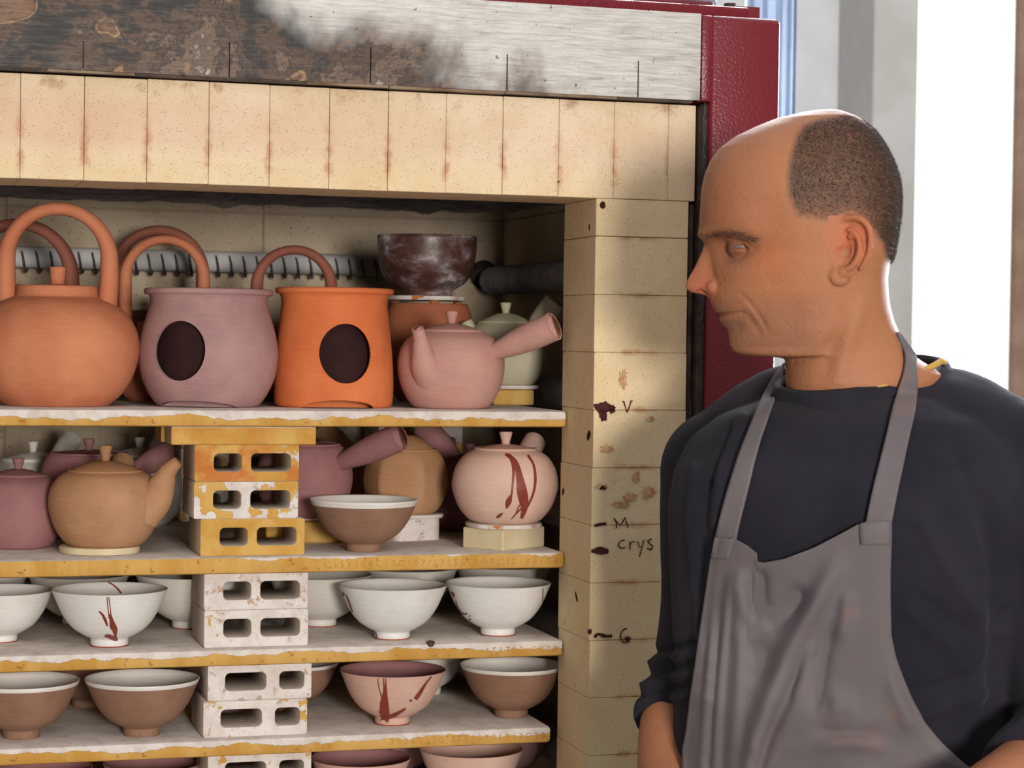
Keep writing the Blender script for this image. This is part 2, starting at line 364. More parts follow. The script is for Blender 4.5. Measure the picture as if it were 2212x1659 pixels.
# ------------------------------------------------------------------ setting: floor, walls, window behind the man
tag(mkm('floor', bx(-6, 6, -6, 8, -.1, 0), M['floor'], None, False), 'grey concrete workshop floor', 'floor', kind='structure')
YB = 2.6
xa = W(1806, 400, YB).x; xb = W(1985, 500, YB-.22).x; xw0 = W(2000, 500, YB).x; xw1 = W(2194, 500, YB+.17).x
tag(mkm('wall_back', bx(-4, xb+.0, YB, YB+.22, 0, 3.4), M['plaster'], None, False), 'pale plaster wall behind the kiln', 'wall', kind='structure')
tag(mkm('trim_1', bx(xa, xb, YB-.20, YB+.22, 0, 3.4, .004), M['pilaster'], None, False), 'grey plastered pilaster beside the bright opening', 'pilaster', kind='structure')
dr = tag(mkm('door_1', bx(xw1, xw1+.10, YB+.17, YB+.2, 0, 3.4, .004), M['wood'], None, False), 'brown wooden door post at the right edge', 'door frame', kind='structure')
tag(mkm('wall_right', bx(xw1+.10, xw1+2.5, YB, YB+.22, 0, 3.4), M['plaster'], None, False), 'plaster wall right of the doorway', 'wall', kind='structure')
YE = 4.6
we = tag(mkm('wall_outside', bx(.6, 4.2, YE+.012, YE+.25, 0, 4.0), M['block'], None, False), 'sunlit white painted block wall outside the doorway', 'wall', kind='structure')
bme = bx(-.1993, .1993, -.02, .02, -.0993, .0993, .002); bme.materials.append(M['block'])
for j in range(20):
    for i in range(9):
        o = bpy.data.objects.new('block', bme); o.location = (.8+.4*i+(.2 if j % 2 else 0), YE, .1+.2*j); link(o, we)
sun = bpy.data.lights.new('sun', 'SUN'); sun.energy = 15; sun.angle = .01; sun.color = (1, .97, .92)
so = bpy.data.objects.new('sun', sun); COL.objects.link(so); so.location = (3, 3.6, 5)
so.rotation_euler = Vector((-.15, .36, -1.0)).to_track_quat('-Z', 'Y').to_euler()
tag(mkm('ceiling', bx(-6, 6, -6, YB+.25, 3.4, 3.5), M['plaster'], None, False), 'pale workshop ceiling', 'ceiling', kind='structure')

# ------------------------------------------------------------------ kiln
S = .0645; X0 = .0194; ZB = 1.7556; ZT = 1.8632; D = .114; YBK = .70; XRW = W(1085, 700, YBK).x; XLW = -1.30; ZC = W(500, 441, YBK).z; ZFL = .985
kiln = empty('kiln', (-.55, .3, 0), 'large front-loading kiln with cream firebrick opening and red painted steel frame', 'kiln')
lint = mkm('lintel', bx(-1.42, .118, .004, D, ZB+.003, ZT-.003), M['kiln_wall'], kiln, False)
lb = bx(-S/2+.0002, S/2-.0002, -D/2+.0, D/2, -(ZT-ZB)/2, (ZT-ZB)/2, .0006); lb.materials.append(M['lintel_brick'])
for i in range(-21, 1):
    o = bpy.data.objects.new('brick', lb); o.location = Vector((X0+(i+.5)*S, D/2-.001+random.uniform(-.0006, .0006), (ZB+ZT)/2+random.uniform(-.0004, .0004)))-WL[kiln.name]; link(o, lint)
x1 = X0+S; xe = .1165
for a, b in ((x1, x1+S), ):
    pass
eb = bx(-(xe-x1)/2, (xe-x1)/2, -D/2, D/2, -(ZT-ZB)/2, (ZT-ZB)/2, .0007); eb.materials.append(M['lintel_brick'])
o = bpy.data.objects.new('brick', eb); o.location = Vector(((x1+xe)/2, D/2-.001, (ZB+ZT)/2))-WL[kiln.name]; link(o, lint)
pb = bx(-.055, .055, -D/2, D/2, -S/2+.0002, S/2-.0002, .0006); pb.materials.append(M['pillar_brick'])
pc = bx(-.055, .055, -D/2, D/2, -.0208, .0208, .0009); pc.materials.append(M['pillar_brick'])
def pillar(xc):
    p = mkm('pillar', bx(xc-.050, xc+.052, .006, D-.004, .55, ZB-.002), M['kiln_wall'], kiln, False)
    o = bpy.data.objects.new('brick', pc); o.location = Vector((xc, D/2, ZB-.0211))-WL[kiln.name]; link(o, p)
    z = ZB-.0425
    for k in range(18):
        o = bpy.data.objects.new('brick', pb); o.location = Vector((xc+random.uniform(-.0005, .0005), D/2+random.uniform(-.0006, .0006), z-S/2))-WL[kiln.name]; link(o, p); z -= S
    return p
pil = pillar(.055); pillar(-1.25-.055)
# inner chamber
bwz = [.9, 1.06, 1.22, 1.38, 1.54, 1.70, ZC+.02]
bw = mkm('back_wall', bx(XLW, XRW+.11, YBK+.004, YBK+.12, .8, ZC+.1), M['kiln_wall'], kiln, False)
top_band = W(600, 462, YBK).z
zz = top_band; rows = [(top_band, ZC+.06)]
while zz > 1.0: rows.append((zz-.23, zz)); zz -= .23
for (z0, z1) in rows:
    for i in range(4):
        xA = XLW+i*(XRW-XLW)/4; xB = XLW+(i+1)*(XRW-XLW)/4
        mkm('brick', bx(xA+.0006, xB-.0006, YBK-.001, YBK+.06, z0+.0006, z1-.0006, .0015), M['kiln_wall'], bw, False)
rw = mkm('right_wall', bx(XRW+.004, XRW+.11, D, YBK+.1, .8, ZC+.1), M['kiln_wall'], kiln, False)
for z0, z1 in rows:
    for i in range(3):
        y0 = D+.001+i*(YBK-D)/3; mkm('brick', bx(XRW-.001, XRW+.06, y0+.0006, y0+(YBK-D)/3-.0006, z0+.0006, z1-.0006, .0015), M['kiln_wall'], rw, False)
mkm('left_wall', bx(XLW-.11, XLW, D, YBK+.1, .8, ZC+.1), M['kiln_wall'], kiln, False)
cg = []; NX, NY = 60, 40; cv = []
for j in range(NY+1):
    for i in range(NX+1):
        cv.append((XLW+(XRW-XLW+.02)*i/NX, D-.01+(YBK-D+.02)*j/NY, ZC+RNG.normal(0, .0022)))
cf = [(j*(NX+1)+i, (j+1)*(NX+1)+i, (j+1)*(NX+1)+i+1, j*(NX+1)+i+1) for j in range(NY) for i in range(NX)]
nb = len(cv); cv += [(XLW, D-.01, ZC+.1), (XRW+.02, D-.01, ZC+.1), (XRW+.02, YBK+.01, ZC+.1), (XLW, YBK+.01, ZC+.1)]; cf.append((nb, nb+1, nb+2, nb+3))
mk('ceiling_panel', cv, cf, M['fibre'], kiln, True)
mkm('chamber_floor', bx(XLW, XRW+.1, .05, YBK+.1, .70, ZFL-.10), M['kiln_wall'], kiln, False)
mkm('base', bx(-1.46, .24, .02, YBK+.2, 0, .70, .006), M['outshell'], kiln, False)
mkm('outer_shell', bx(XRW+.112, XRW+.15, .13, YBK+.15, .55, 2.0), M['outshell'], kiln, False)
mkm('outer_back', bx(-1.46, XRW+.11, YBK+.122, YBK+.17, .55, 2.0), M['outshell'], kiln, False)
# heating elements
def rod(p, q, rad, pitch, wr, wm, nm='element_rod'):
    r = mk(nm, *tube([p, q], rad, 20), M['rod'] if wm == 'wire' else M['coilgrey'], kiln)
    p, q = Vector(p), Vector(q); L = (q-p).length; T = (q-p)/L; A = Vector((0, 0, 1)); B = T.cross(A); n = int(L/pitch); pts = []
    for k in range(n*14+1):
        t = k/14*2*PI; pts.append(p+T*(k/14*pitch)+(A*math.cos(t)+B*math.sin(t))*(rad+wr*.9)-A*(.004 if wm == 'wire' else 0))
    mk('coil', *tube(pts, wr, 6), M[wm], r)
zr = W(500, 566, YBK-.03).z
for k in range(4): rod((XLW+.03, YBK-.03, zr-.15*k), (W(830, 560, YBK-.03).x, YBK-.03, zr-.15*k), .0145, .0185, .0017, 'wire')
zr2 = W(1218, 586, .16).z
for k in range(6):
    rod((XRW-.03, .13, zr2-.15*k), (XRW-.03, YBK-.045, zr2-.15*k), .0150, .0052, .0026, 'coilgrey')
    hv, hf = tube([(XRW-.03, YBK-.004, zr2-.15*k+.010), (XRW-.03, YBK-.0025, zr2-.15*k+.010)], .021, 24); mk('rod_socket', hv, hf, M['black'], kiln)
# steel plate with slots, lips, red frame
zt0 = W(1512, 30, -.012).z; zp0 = W(1400, 212, -.012).z; xr = W(1512, 120, -.012).x
slots = []
for sx, sy in ((180, 92), (495, 92), (800, 102), (1095, 118), (1378, 132)):
    q = W(sx, sy, -.012); slots.append((q.x, q.z))
out = [(-1.42, zp0)]
for sx, sz in slots: out += [(sx-.0008, zp0), (sx-.0008, sz), (sx+.0008, sz), (sx+.0008, zp0)]
out += [(xr, zp0), (xr, zt0+.0), (-1.42, zt0)]
pl = poly2d([out], .003, lambda x, y, z: Vector((x, -.0125+z, y)))
mkm('steel_plate', pl, M['steel'], kiln, False)
o = kiln.children[-1]
# steel material uses object coordinates relative to the kiln origin -> offset by mapping
mkm('plate_backing', bx(-1.42, xr-.01, -.0095, .02, ZT+.0015, zt0-.002), M['darksteel'], kiln, False)
xx = -1.40
while xx < .10:
    L = random.choice((.05, .09, .13)); L = min(L, .112-xx)
    mkm('lip', bx(xx, xx+L-.001, -.0105+random.uniform(-.001, .001), .01, zp0-.0022-random.uniform(0, .0012), zp0+.002, .0006), M[random.choice(('rustlip', 'darksteel', 'darksteel'))], kiln, False); xx += L
zrt = W(1600, 36, -.016).z; xr1 = W(1686, 200, -.016).x
xg = W(1524, 800, -.016).x
mkm('frame_post', bx(xg, xr1, -.016, .12, 0.0, zrt, .006, 3), M['red'], kiln, 40)
mkm('frame_corner', bx(xr+.0008, xg+.004, -.0155, .05, zp0-.001, zrt-.0005, .0025, 2), M['red'], kiln, 40)
tx = W(1612, 22, .03).x
mkm('top_rail', bx(-1.42, tx, .02, .075, zt0+.0006, W(1500, 12, .03).z, .0025, 2), M['red'], kiln, 40)
mk('bolt', *tube([Vector((W(1577, 12, .05).x, .05, W(1577, 20, .05).z)), Vector((W(1577, 12, .05).x, .05, W(1577, 8, .05).z))], .007, 12), M['darksteel'], kiln, 30)
mkm('top_cover', bx(-1.42, tx-.02, .076, YBK+.1, 1.97, 1.995, .003), M['outshell'], kiln, False)
zg = ZB
mkm('gasket', bx(.1188, xg+.003, -.011, .05, .5, zp0-.002, .005, 3), M['black'], kiln, 40)
mkm('gasket_edge', bx(.1125, .1182, .004, .05, .5, ZB-.003, .0012), M['darksteel'], kiln, 40)
gv = []; 
pts = [(.1222+random.uniform(-.0010, .0010), -.0105, z) for z in np.arange(.9, zp0, .006)]
mk('sealant_bead', *tube(pts, [random.uniform(.0010, .0026) for _ in pts], 7), M['black'], kiln)
# handwriting and cone marks on the pillar
def stroke(pts, w, off=.0005, n=5):
    P = bez([Vector((x, y, 0)) for x, y in pts], n); V = []; Fc = []
    for i, p in enumerate(P):
        T = (P[min(i+1, len(P)-1)]-P[max(i-1, 0)]).normalized(); N = Vector((-T.y, T.x, 0)); ww = w*(.75+.5*random.random())/2
        for s in (-1, 1):
            q = p+N*ww*s; V.append(W(q.x, q.y, -off-.0010))
    for i in range(len(P)-1): Fc.append((2*i, 2*i+1, 2*i+3, 2*i+2))
    return V, Fc
def blob(c, rx, ry, n=22, j=.25, ang=0):
    V = [W(c[0], c[1], -.0016)]
    for k in range(n):
        t = 2*PI*k/n; q = 1+random.uniform(-j, j); x = rx*q*math.cos(t); y = ry*q*math.sin(t)
        V.append(W(c[0]+x*math.cos(ang)-y*math.sin(ang), c[1]+x*math.sin(ang)+y*math.cos(ang), -.0016))
    return V, [(0, 1+k, 1+(k+1) % n) for k in range(n)]
def mark(nm, parts, m='marker'): return mk(nm, *join(*parts), M[m], pil, False)
mark('letter_v', [stroke([(1347, 866), (1351, 879), (1355, 891)], 2.4), stroke([(1355, 891), (1360, 878), (1364, 865)], 2.4), stroke([(1344, 867), (1350, 868)], 2), stroke([(1361, 867), (1367, 866)], 2)])
mark('letter_m', [stroke([(1332, 1141), (1331, 1128), (1326, 1119)], 2.6), stroke([(1326, 1119), (1334, 1129), (1341, 1133), (1350, 1118)], 2.4), stroke([(1350, 1118), (1354, 1130), (1357, 1141)], 2.4)])
mark('letter_c', [stroke([(1350, 1168), (1342, 1168), (1336, 1176), (1341, 1184), (1350, 1183)], 2.4)])
mark('letter_r', [stroke([(1360, 1170), (1361, 1178), (1361, 1187)], 2.6), stroke([(1361, 1177), (1366, 1170), (1372, 1172)], 2.4)])
mark('letter_y', [stroke([(1378, 1170), (1381, 1180), (1387, 1182)], 2.6), stroke([(1391, 1167), (1387, 1182), (1381, 1203)], 2.4)])
mark('letter_s', [stroke([(1408, 1164), (1400, 1168), (1404, 1175), (1410, 1180), (1405, 1187), (1397, 1184)], 2.8)])
mark('letter_g', [stroke([(1354, 1357), (1345, 1362), (1340, 1374), (1345, 1386), (1356, 1387), (1361, 1378), (1352, 1377)], 2.8), blob((1355, 1380), 6, 5)])
mark('cone_mark', [blob((1305, 880), 22, 12, j=.2), blob((1302, 896), 8, 14, j=.2, ang=-.2), blob((1322, 884), 7, 10)])
mark('cone_mark', [blob((1297, 1190), 19, 8, j=.12)]); mark('cone_mark', [stroke([(1284, 1136), (1296, 1133), (1310, 1131)], 6)])
mark('cone_mark', [stroke([(1284, 1377), (1292, 1370), (1306, 1374), (1322, 1374)], 7), blob((1274, 1364), 5, 6)])
mark('cone_mark', [blob((1303, 1054), 8, 4)])
for c, rx, ry in (((1310, 970), 14, 10), ((1376, 1031), 8, 12), ((1362, 1075), 13, 9), ((1342, 1090), 20, 7), ((1297, 1050), 14, 5), ((1347, 818), 8, 18), ((1402, 1065), 13, 12), ((1405, 905), 9, 6)):
    mark('oxide_smudge', [blob(c, rx, ry, 26, .4)], 'faintmark')

# ------------------------------------------------------------------ shelves
TSH = .019; YS = .09
ZS = [1.4962, 1.3331, 1.2310, 1.1308, 1.1308-.1002]         # undersides
ZTOP = [z+TSH for z in ZS]
def text_mesh(s, size):
    cu = bpy.data.curves.new('t', 'FONT'); cu.body = s; cu.size = size; cu.extrude = .00025; cu.resolution_u = 2
    o = bpy.data.objects.new('t', cu); COL.objects.link(o); me = evalmesh(o); bpy.data.objects.remove(o); return me
M['stamp'] = simple('stamped_glaze', (172, 118, 44), (196, 146, 66), 60, .6)
M['stampw'] = simple('stamped_glaze_white', (206, 190, 160), (220, 208, 190), 60, .6)
shl = ['topmost kiln shelf with white glaze runs over its yellow front edge, under the kettles',
       'second kiln shelf with a yellow stamped edge, carrying the row of teapots',
       'third kiln shelf, chipped white rim over yellow edge, under the white bowls',
       'fourth kiln shelf, shorter than the others, under the brown and pink bowls',
       'lowest kiln shelf at the bottom edge, carrying the cut-off pink bowls']
xend = [W(1226, 905, YS).x, W(1220, 1210, YS).x, W(1221, 1400, YS).x, W(1191, 1590, YS).x, W(1191, 1590, YS).x]
txt = [None, 'C 1 S 1 3 8 9 C 8 3 C S 0 7 / 1 7 1 S 3 1 3 O R C I 0 1 3 3 3 C 8', '1 S 1 7 1 3   C 8 2 0', '3 8 2 6 8 3 3 0   7 1 S 1 8 3 8 1 9 1 3 C 2 8', None]
xend = [min(x, -.0012) for x in xend]
for i in range(5):
    c = Vector(((XLW+.12+xend[i])/2, (YS+.66)/2, ZS[i]+TSH/2))
    sm = shelfmat('shelf_glaze_%d' % (i+1), [.93, 1.38, 1.0, 1.02, .9][i], i+1)
    o = mkm('kiln_shelf', bx(XLW+.12, xend[i], YS, .66, ZS[i], ZTOP[i], .0045, 2), sm, None, 40, c); tag(o, shl[i], 'shelf', 'kiln shelves')
    if txt[i]:
        me = text_mesh(txt[i], .0105); w = max(v.co.x for v in me.vertices); x0 = xend[i]-.008-w
        bm = bmesh.new(); bm.from_mesh(me)
        for v in bm.verts: v.co = (x0+v.co.x, YS+.0001-v.co.z, ZS[i]+.0055+v.co.y)
        bm.to_mesh(me); bm.free(); mkm('stamped_digits', me, M['stamp'], o, False)
    if i == 2:
        p = W(931, 1392, YS); bm = bmesh.new(); bmesh.ops.create_icosphere(bm, subdivisions=2, radius=1)
        for v in bm.verts: v.co = (p.x+v.co.x*.0062*(1 if v.co.z > 0 else .75), YS+.003+v.co.y*.0042, p.z+v.co.z*.0045)
        me = bpy.data.meshes.new('c'); bm.to_mesh(me); bm.free(); mkm('chip', me, M['darksteel'], o)

# ------------------------------------------------------------------ hollow props
def prop(x_left, yf, z0, h, label, bias, seed, orange=0., swap=False, w=None, d=.092):
    w = w or .1175; L = -.011
    outl = rrect(0, w, 0, h, .0025, 2)
    hs = [(.022, .053), (.0635, .108)] if not swap else [(.020, .066), (.081, .109)]
    hs = [(a*w/.1175, b*w/.1175) for a, b in hs]
    holes = [rrect(a, b, h*.27, h*.76, .0055, 4) for a, b in hs]
    c = Vector((x_left+w/2, yf+d/2, z0)); hh = h
    def f(x, y, z):
        # left end is dished
        if x < .004: x += .006*math.sin(PI*min(1, max(0, y/hh)))*(1 if abs(z) < d*.46 else .4)
        return Vector((x_left+x, yf+d/2+z, z0+y))
    me = poly2d([outl]+holes, d-.002, f, .001)
    root = mkm('kiln_prop', me, propmat('prop_glaze_%d' % seed, bias, seed, orange), None, 30, c)
    return tag(root, label, 'kiln prop', 'hollow ceramic kiln props')
def Xp(x, y, Y): return W(x, y, Y).x
yP = .103; h1 = (ZS[0]-ZTOP[1]-.0205)/3; h2 = (ZS[1]-ZTOP[2])/2; h3 = (ZS[2]-ZTOP[3])/2; h4 = (ZS[3]-ZTOP[4])/2
prop(Xp(432, 1160, yP), yP, ZTOP[1], h1, 'yellow hollow prop at the bottom of the upper stack beside the spouted teapot', -.30, 1)
prop(Xp(418, 1080, yP), yP+.001, ZTOP[1]+h1, h1, 'hollow prop, white above and yellow below, middle of the upper stack', .02, 12)
prop(Xp(420, 1000, yP), yP+.002, ZTOP[1]+2*h1, h1, 'orange-brown glazed hollow prop directly under the flat yellow bar', -.12, 5, .8)
c = Vector((Xp(370, 940, yP), yP, ZTOP[1]+3*h1)); xr_ = Xp(683, 940, yP)
M['hole_shade'] = simple('dark_maroon_hole_shade', (40, 18, 19), (52, 26, 25), 20, .9)  # dark colour standing in for shade inside the brazier holes
M['bar'] = propmat('bar_glaze', -.25, 31, .25)
tag(mkm('spacer_bar', bx(c.x, xr_, yP, yP+.05, c.z, ZS[0]-.0004, .001), M['bar'], None, False, ((c.x+xr_)/2, yP+.02, c.z)), 'flat yellow ceramic bar wedged under the top shelf', 'kiln bar')
tag(mkm('spacer_bar', bx(c.x-.004, xr_-.03, yP+.056, yP+.11, c.z, ZS[0]-.0004, .001), M['setter_gold'], None, False, ((c.x+xr_)/2, yP+.08, c.z)), 'second flat bar lying behind the front yellow bar', 'kiln bar')
prop(Xp(440, 1360, yP), yP, ZTOP[2], h2, 'rough white hollow prop, lower one between the white bowls', .20, 21)
prop(Xp(440, 1280, yP), yP+.001, ZTOP[2]+h2, h2, 'crusty white hollow prop, upper one between the white bowls', .24, 22)
prop(Xp(438, 1550, yP), yP, ZTOP[3], h3, 'white hollow prop with yellow speckles, lower one beside the brown bowls', .10, 43, 0, True)
prop(Xp(448, 1480, yP), yP+.001, ZTOP[3]+h3, h3, 'pinkish white hollow prop with one round yellow spot, upper one beside the brown bowls', .22, 27, .5, True)
prop(Xp(448, 1650, yP), yP+.001, ZTOP[4]+h4, h4, 'white hollow prop cut off by the bottom edge of the picture', .16, 29, 0, True)
prop(Xp(448, 1700, yP), yP, ZTOP[4], h4, 'hidden hollow prop standing on the lowest shelf', .16, 33, 0, True)
for z0, n_, h_, sd, nm in ((ZTOP[1], 3, (ZS[0]-ZTOP[1])/3, 60, 'teapots'), (ZTOP[2], 2, h2, 70, 'white bowls'), (ZTOP[3], 2, h3, 80, 'brown bowls')):
    for k in range(n_): prop(-.385, .54, z0+k*h_, h_-.0002, 'shadowed hollow prop at the back behind the %s, %s of its stack' % (nm, ('lowest', 'second', 'third')[k]), .1, sd+k)
for x_ in (-1.05, -.62, -.12):
    prop(x_, yP, ZFL-.10, (ZS[4]-ZFL+.10)/1, 'tall prop under the lowest shelf, out of view, at %s' % {-1.05: 'the far left', -.62: 'the middle', -.12: 'the right'}[x_], .1, int(-x_*100)+90)
# props that carry the left ends of the shelves, outside the picture
for i in range(4):
    hh = (ZS[i]-ZTOP[i+1]); prop(-1.12, yP, ZTOP[i+1], hh, 'prop at the left end of the kiln under the %s shelf' % ('top', 'second', 'third', 'fourth')[i], .1, 110+i)
    prop(-.115, .56, ZTOP[i+1], hh, 'prop in the dark right back corner under the %s shelf' % ('top', 'second', 'third', 'fourth')[i], .1, 120+i)

# ------------------------------------------------------------------ pottery
def place(xc, yb, zs, rb_px):
    """centre of a round foot whose front touches pixel (xc, yb) on the plane z = zs; returns centre and metres per pixel"""
    p = Wz(xc, yb, zs); k = dep(p)/FPX; q = p+FW*(rb_px*k); q.z = zs; k = dep(q)/FPX
    r = W(xc, yb, q.y); q.x = r.x; return q, k
def at_depth(xc, zs, Y):
    p = W(xc, 900, Y); 
    for _ in range(4):
        e = proj((p.x, Y, zs))[0]-xc; p.x -= e*dep(p)/FPX
    q = Vector((p.x, Y, zs)); return q, dep(q)/FPX
def camdir(deg):   # 0 = picture right, 90 = away, -90 = towards the camera
    a = math.radians(deg); return RT*math.cos(a)+FW*math.sin(a)
def smoothprof(P, n=4):
    return [(p.x, p.y) for p in bez([Vector((r, z, 0)) for r, z in P], n)]
def strips_on(bvh, strokes, parent, name, mat, off=.0006):
    """brush strokes given in picture pixels with widths, laid on a surface"""
    parts = []
    for pts in strokes:
        P = bez([Vector((x, y, w)) for x, y, w in pts], 5); V = []; Fc = []; ok = []
        for i, p in enumerate(P):
            T = (P[min(i+1, len(P)-1)]-P[max(i-1, 0)]); T.z = 0; T.normalize(); N = Vector((-T.y, T.x, 0)); row = []
            for s in (-1, -.33, .33, 1):
                q = p+N*(p.z*.5*s); d = ray(q.x, q.y).normalized(); h = bvh.ray_cast(CAM, d)
                row.append(h[0]+h[1]*off if h[0] is not None else None)
            if all(r is not None for r in row): V += row; ok.append(True)
        n = len(V)//4
        for i in range(n-1):
            for j in range(3): Fc.append((i*4+j, i*4+j+1, i*4+4+j+1, i*4+4+j))
        if n > 1: parts.append((V, Fc))
    if parts: return mk(name, *join(*parts), mat, parent, True)
def bvh_of(V, Fc): return BVHTree.FromPolygons([Vector(v) for v in V], [tuple(f) for f in Fc])

BP = [(39, 0), (40.5, 9), (41, 18), (50, 22), (64, 30), (78, 40), (91, 55), (103, 74), (112, 94), (118.5, 110), (124, 123)]
def bowl(xc, yb, zs, R, mo, mi, label, cat='bowl', Y=None, rim=0, foot=None, strokes=None, instrokes=None, hs=1., group=None):
    s = R/124
    c, k = place(xc, yb, zs, 39*s) if Y is None else at_depth(xc, zs, Y)
    s *= k; root = empty('bowl', c, label, cat, group)
    P = [(r*s, z*s*hs) for r, z in smoothprof(BP, 3)]
    zt = P[-1][1]; wt = 4.2*s
    rz = zt-rim*k
    outp = [(.8*P[0][0], .0008)]+P
    inn = [(max(.004, r-wt*(1.2 if z < 30*s else 1)), max(z+2.5*s, 24*s)) for r, z in P[::-1] if z > 22*s]
    inn = [(P[-1][0]-1.2*s, zt+1.0*s), (P[-1][0]-3.2*s, zt-.5*s)]+[(r, z) for r, z in inn[2:]]+[(.002, 23*s*hs)]
    split = [i for i, (r, z) in enumerate(outp) if z <= rz+1e-6]
    j = split[-1]+1 if rim else len(outp)
    body = lathe(outp[:j], c, 64); V, Fc = body; Fc = Fc[:-1]
    mk('body', V, Fc, M[mo], root)
    gp = outp[j-1:]+inn if rim else [outp[-1]]+inn
    gv, gf = lathe(gp, c, 64); gf = gf[:-2]+[gf[-1]]
    if rim: gv = [((x-c.x)*1.0015+c.x, (y-c.y)*1.0015+c.y, z) for x, y, z in gv]
    mk('inner_glaze', gv, gf, M[mi], root)
    if foot:
        fv, ff = lathe([(36*s, .0), (40.2*s, .0004), (41.2*s, 2.6*s), (41.2*s, 3.2*s), (40*s, 3.3*s)], c, 48); mk('foot_ring', fv, ff, M[foot], root)
    if strokes: strips_on(bvh_of(V, Fc), strokes, root, 'brush_mark', M['glazered'])
    if instrokes: strips_on(bvh_of(gv, gf), instrokes, root, 'inner_brush_mark', M['glazered'])
    return root

def knob(c, z0, r, h, k):
    return lathe([(r*.62, z0), (r*.66, z0+h*.25), (r*.86, z0+h*.6), (r, z0+h*.88), (r*.96, z0+h), (r*.3, z0+h*1.01)], c, 24)
def teapot(xc, yb, zs, prof, mat, label, Y=None, rb=None, lid=(50, 150, 22), kn=(13, 26), spout=None, handle=None, facet=0, strokes=None, zoff=0, name='teapot'):
    c, k = place(xc, yb, zs, rb or prof[0][0]) if Y is None else at_depth(xc, zs, Y)
    root = empty(name, c, label, 'teapot'); P = [(r*k, z*k) for r, z in smoothprof(prof, 4)]
    fac = None
    if facet:
        def fac(t, z):
            w = 2*PI/facet; u = ((t+.35) % w)-w/2; f = math.cos(w/2)/math.cos(u)/math.cos(w/2)*.93; e = max(0, min(1, z/P[-1][1])); b = math.sin(PI*min(1, e*1.02))**.7
            return 1*(1-b)+f*b if False else 1*(1-.8*b)+(math.cos(w/2)/math.cos(u)*1.06)*.8*b
    V, Fc = lathe([(.75*P[0][0], .0006)]+P+[(P[-1][0]+1.0*k, P[-1][1]+.6*k), (P[-1][0]+.6*k, P[-1][1]+3.6*k), (P[-1][0]-2.2*k, P[-1][1]+3.8*k), (P[-1][0]-2.6*k, P[-1][1]-3*k)], c, 72, fac)
    mk('body', V, Fc, M[mat], root)
    lr, lz, lh = lid
    lv = lathe([(r*k, (lz+z)*k) for r, z in ((lr-1, -2), (lr-.5, 1), (lr-2, 3), (lr*.8, lh*.45), (lr*.5, lh*.8), (lr*.25, lh))], c, 48)
    l = mk('lid', *lv, M[mat], root)
    if kn: mk('knob', *knob(c, (lz+lh-1)*k, kn[0]*k, kn[1]*k, k), M[mat], l)
    if spout:
        az, pts, rad = spout; d = camdir(az)
        pp = [c+d*(r*k)+UP*(z*k) for r, z in pts]; rr = [q*k for q in rad]
        P2 = bez(pp, 5); R2 = list(np.interp(np.linspace(0, 1, len(P2)), np.linspace(0, 1, len(rr)), rr))
        # hollow tip
        T = (P2[-1]-P2[-2]).normalized(); P2 += [P2[-1]+T*.0003, P2[-1]-T*.002, P2[-1]-T*.012]; R2 += [R2[-1]*.72, R2[-1]*.66, R2[-1]*.6]
        n = len(P2)-3; sv, sf = tube(P2[:n], R2[:n], 24, False); iv, jf = tube([P2[n-1], P2[n-1]+T*.0002, P2[n-1]-T*.004, P2[n-1]-T*.015], [R2[n-1], R2[n-1]*.74, R2[n-1]*.66, R2[n-1]*.6], 24, True, None)
        mk('spout', *join((sv, sf), (iv, jf[:-2]+[jf[-1]])), M[mat], root)
    if handle:
        az, el, r_s, z_s, L, ra, rb_ = handle; d = camdir(az); e = math.radians(el); T = (d*math.cos(e)+UP*math.sin(e)).normalized()
        p0 = c+d*(r_s*k)+UP*(z_s*k); n = 9; pts = [p0+T*(L*k*i/n) for i in range(n+1)]
        rr = [k*(ra+(rb_-ra)*(math.sin(min(1, i/n*1.35)*PI/2)**1.3)) for i in range(n+1)]
        hv, hf = tube(pts, rr, 28, False); e0 = pts[-1]
        iv, jf = tube([e0, e0+T*.0005, e0-T*.003, e0-T*(L*k*.5)], [rr[-1], rr[-1]*.83, rr[-1]*.78, rr[-1]*.6], 28, True)
        mk('handle', *join((hv, hf), (iv, jf[:-2]+[jf[-1]])), M[mat], root)
    if strokes: strips_on(bvh_of(V, Fc), strokes, root, 'glaze_drip', M['glazered'])
    return root
def disc(xc, yb, zs, R, t, mat, label, Y=None):
    c, k = place(xc, yb, zs, R) if Y is None else at_depth(xc, zs, Y); pr = [(R*.9, .0003), (R-1.5, 1), (R, t*.4), (R-.5, t-1), (R-2, t)]
    V, Fc = lathe([(r*k, z*k) for r, z in pr], c, 40, lambda a, z: 1+.012*math.sin(3*a+R)+.008*math.sin(7*a))
    o = mk('setter_disc', V, Fc, M[mat], None, 40, c); tag(o, label, 'setter'); return o, c, k, zs+t*k
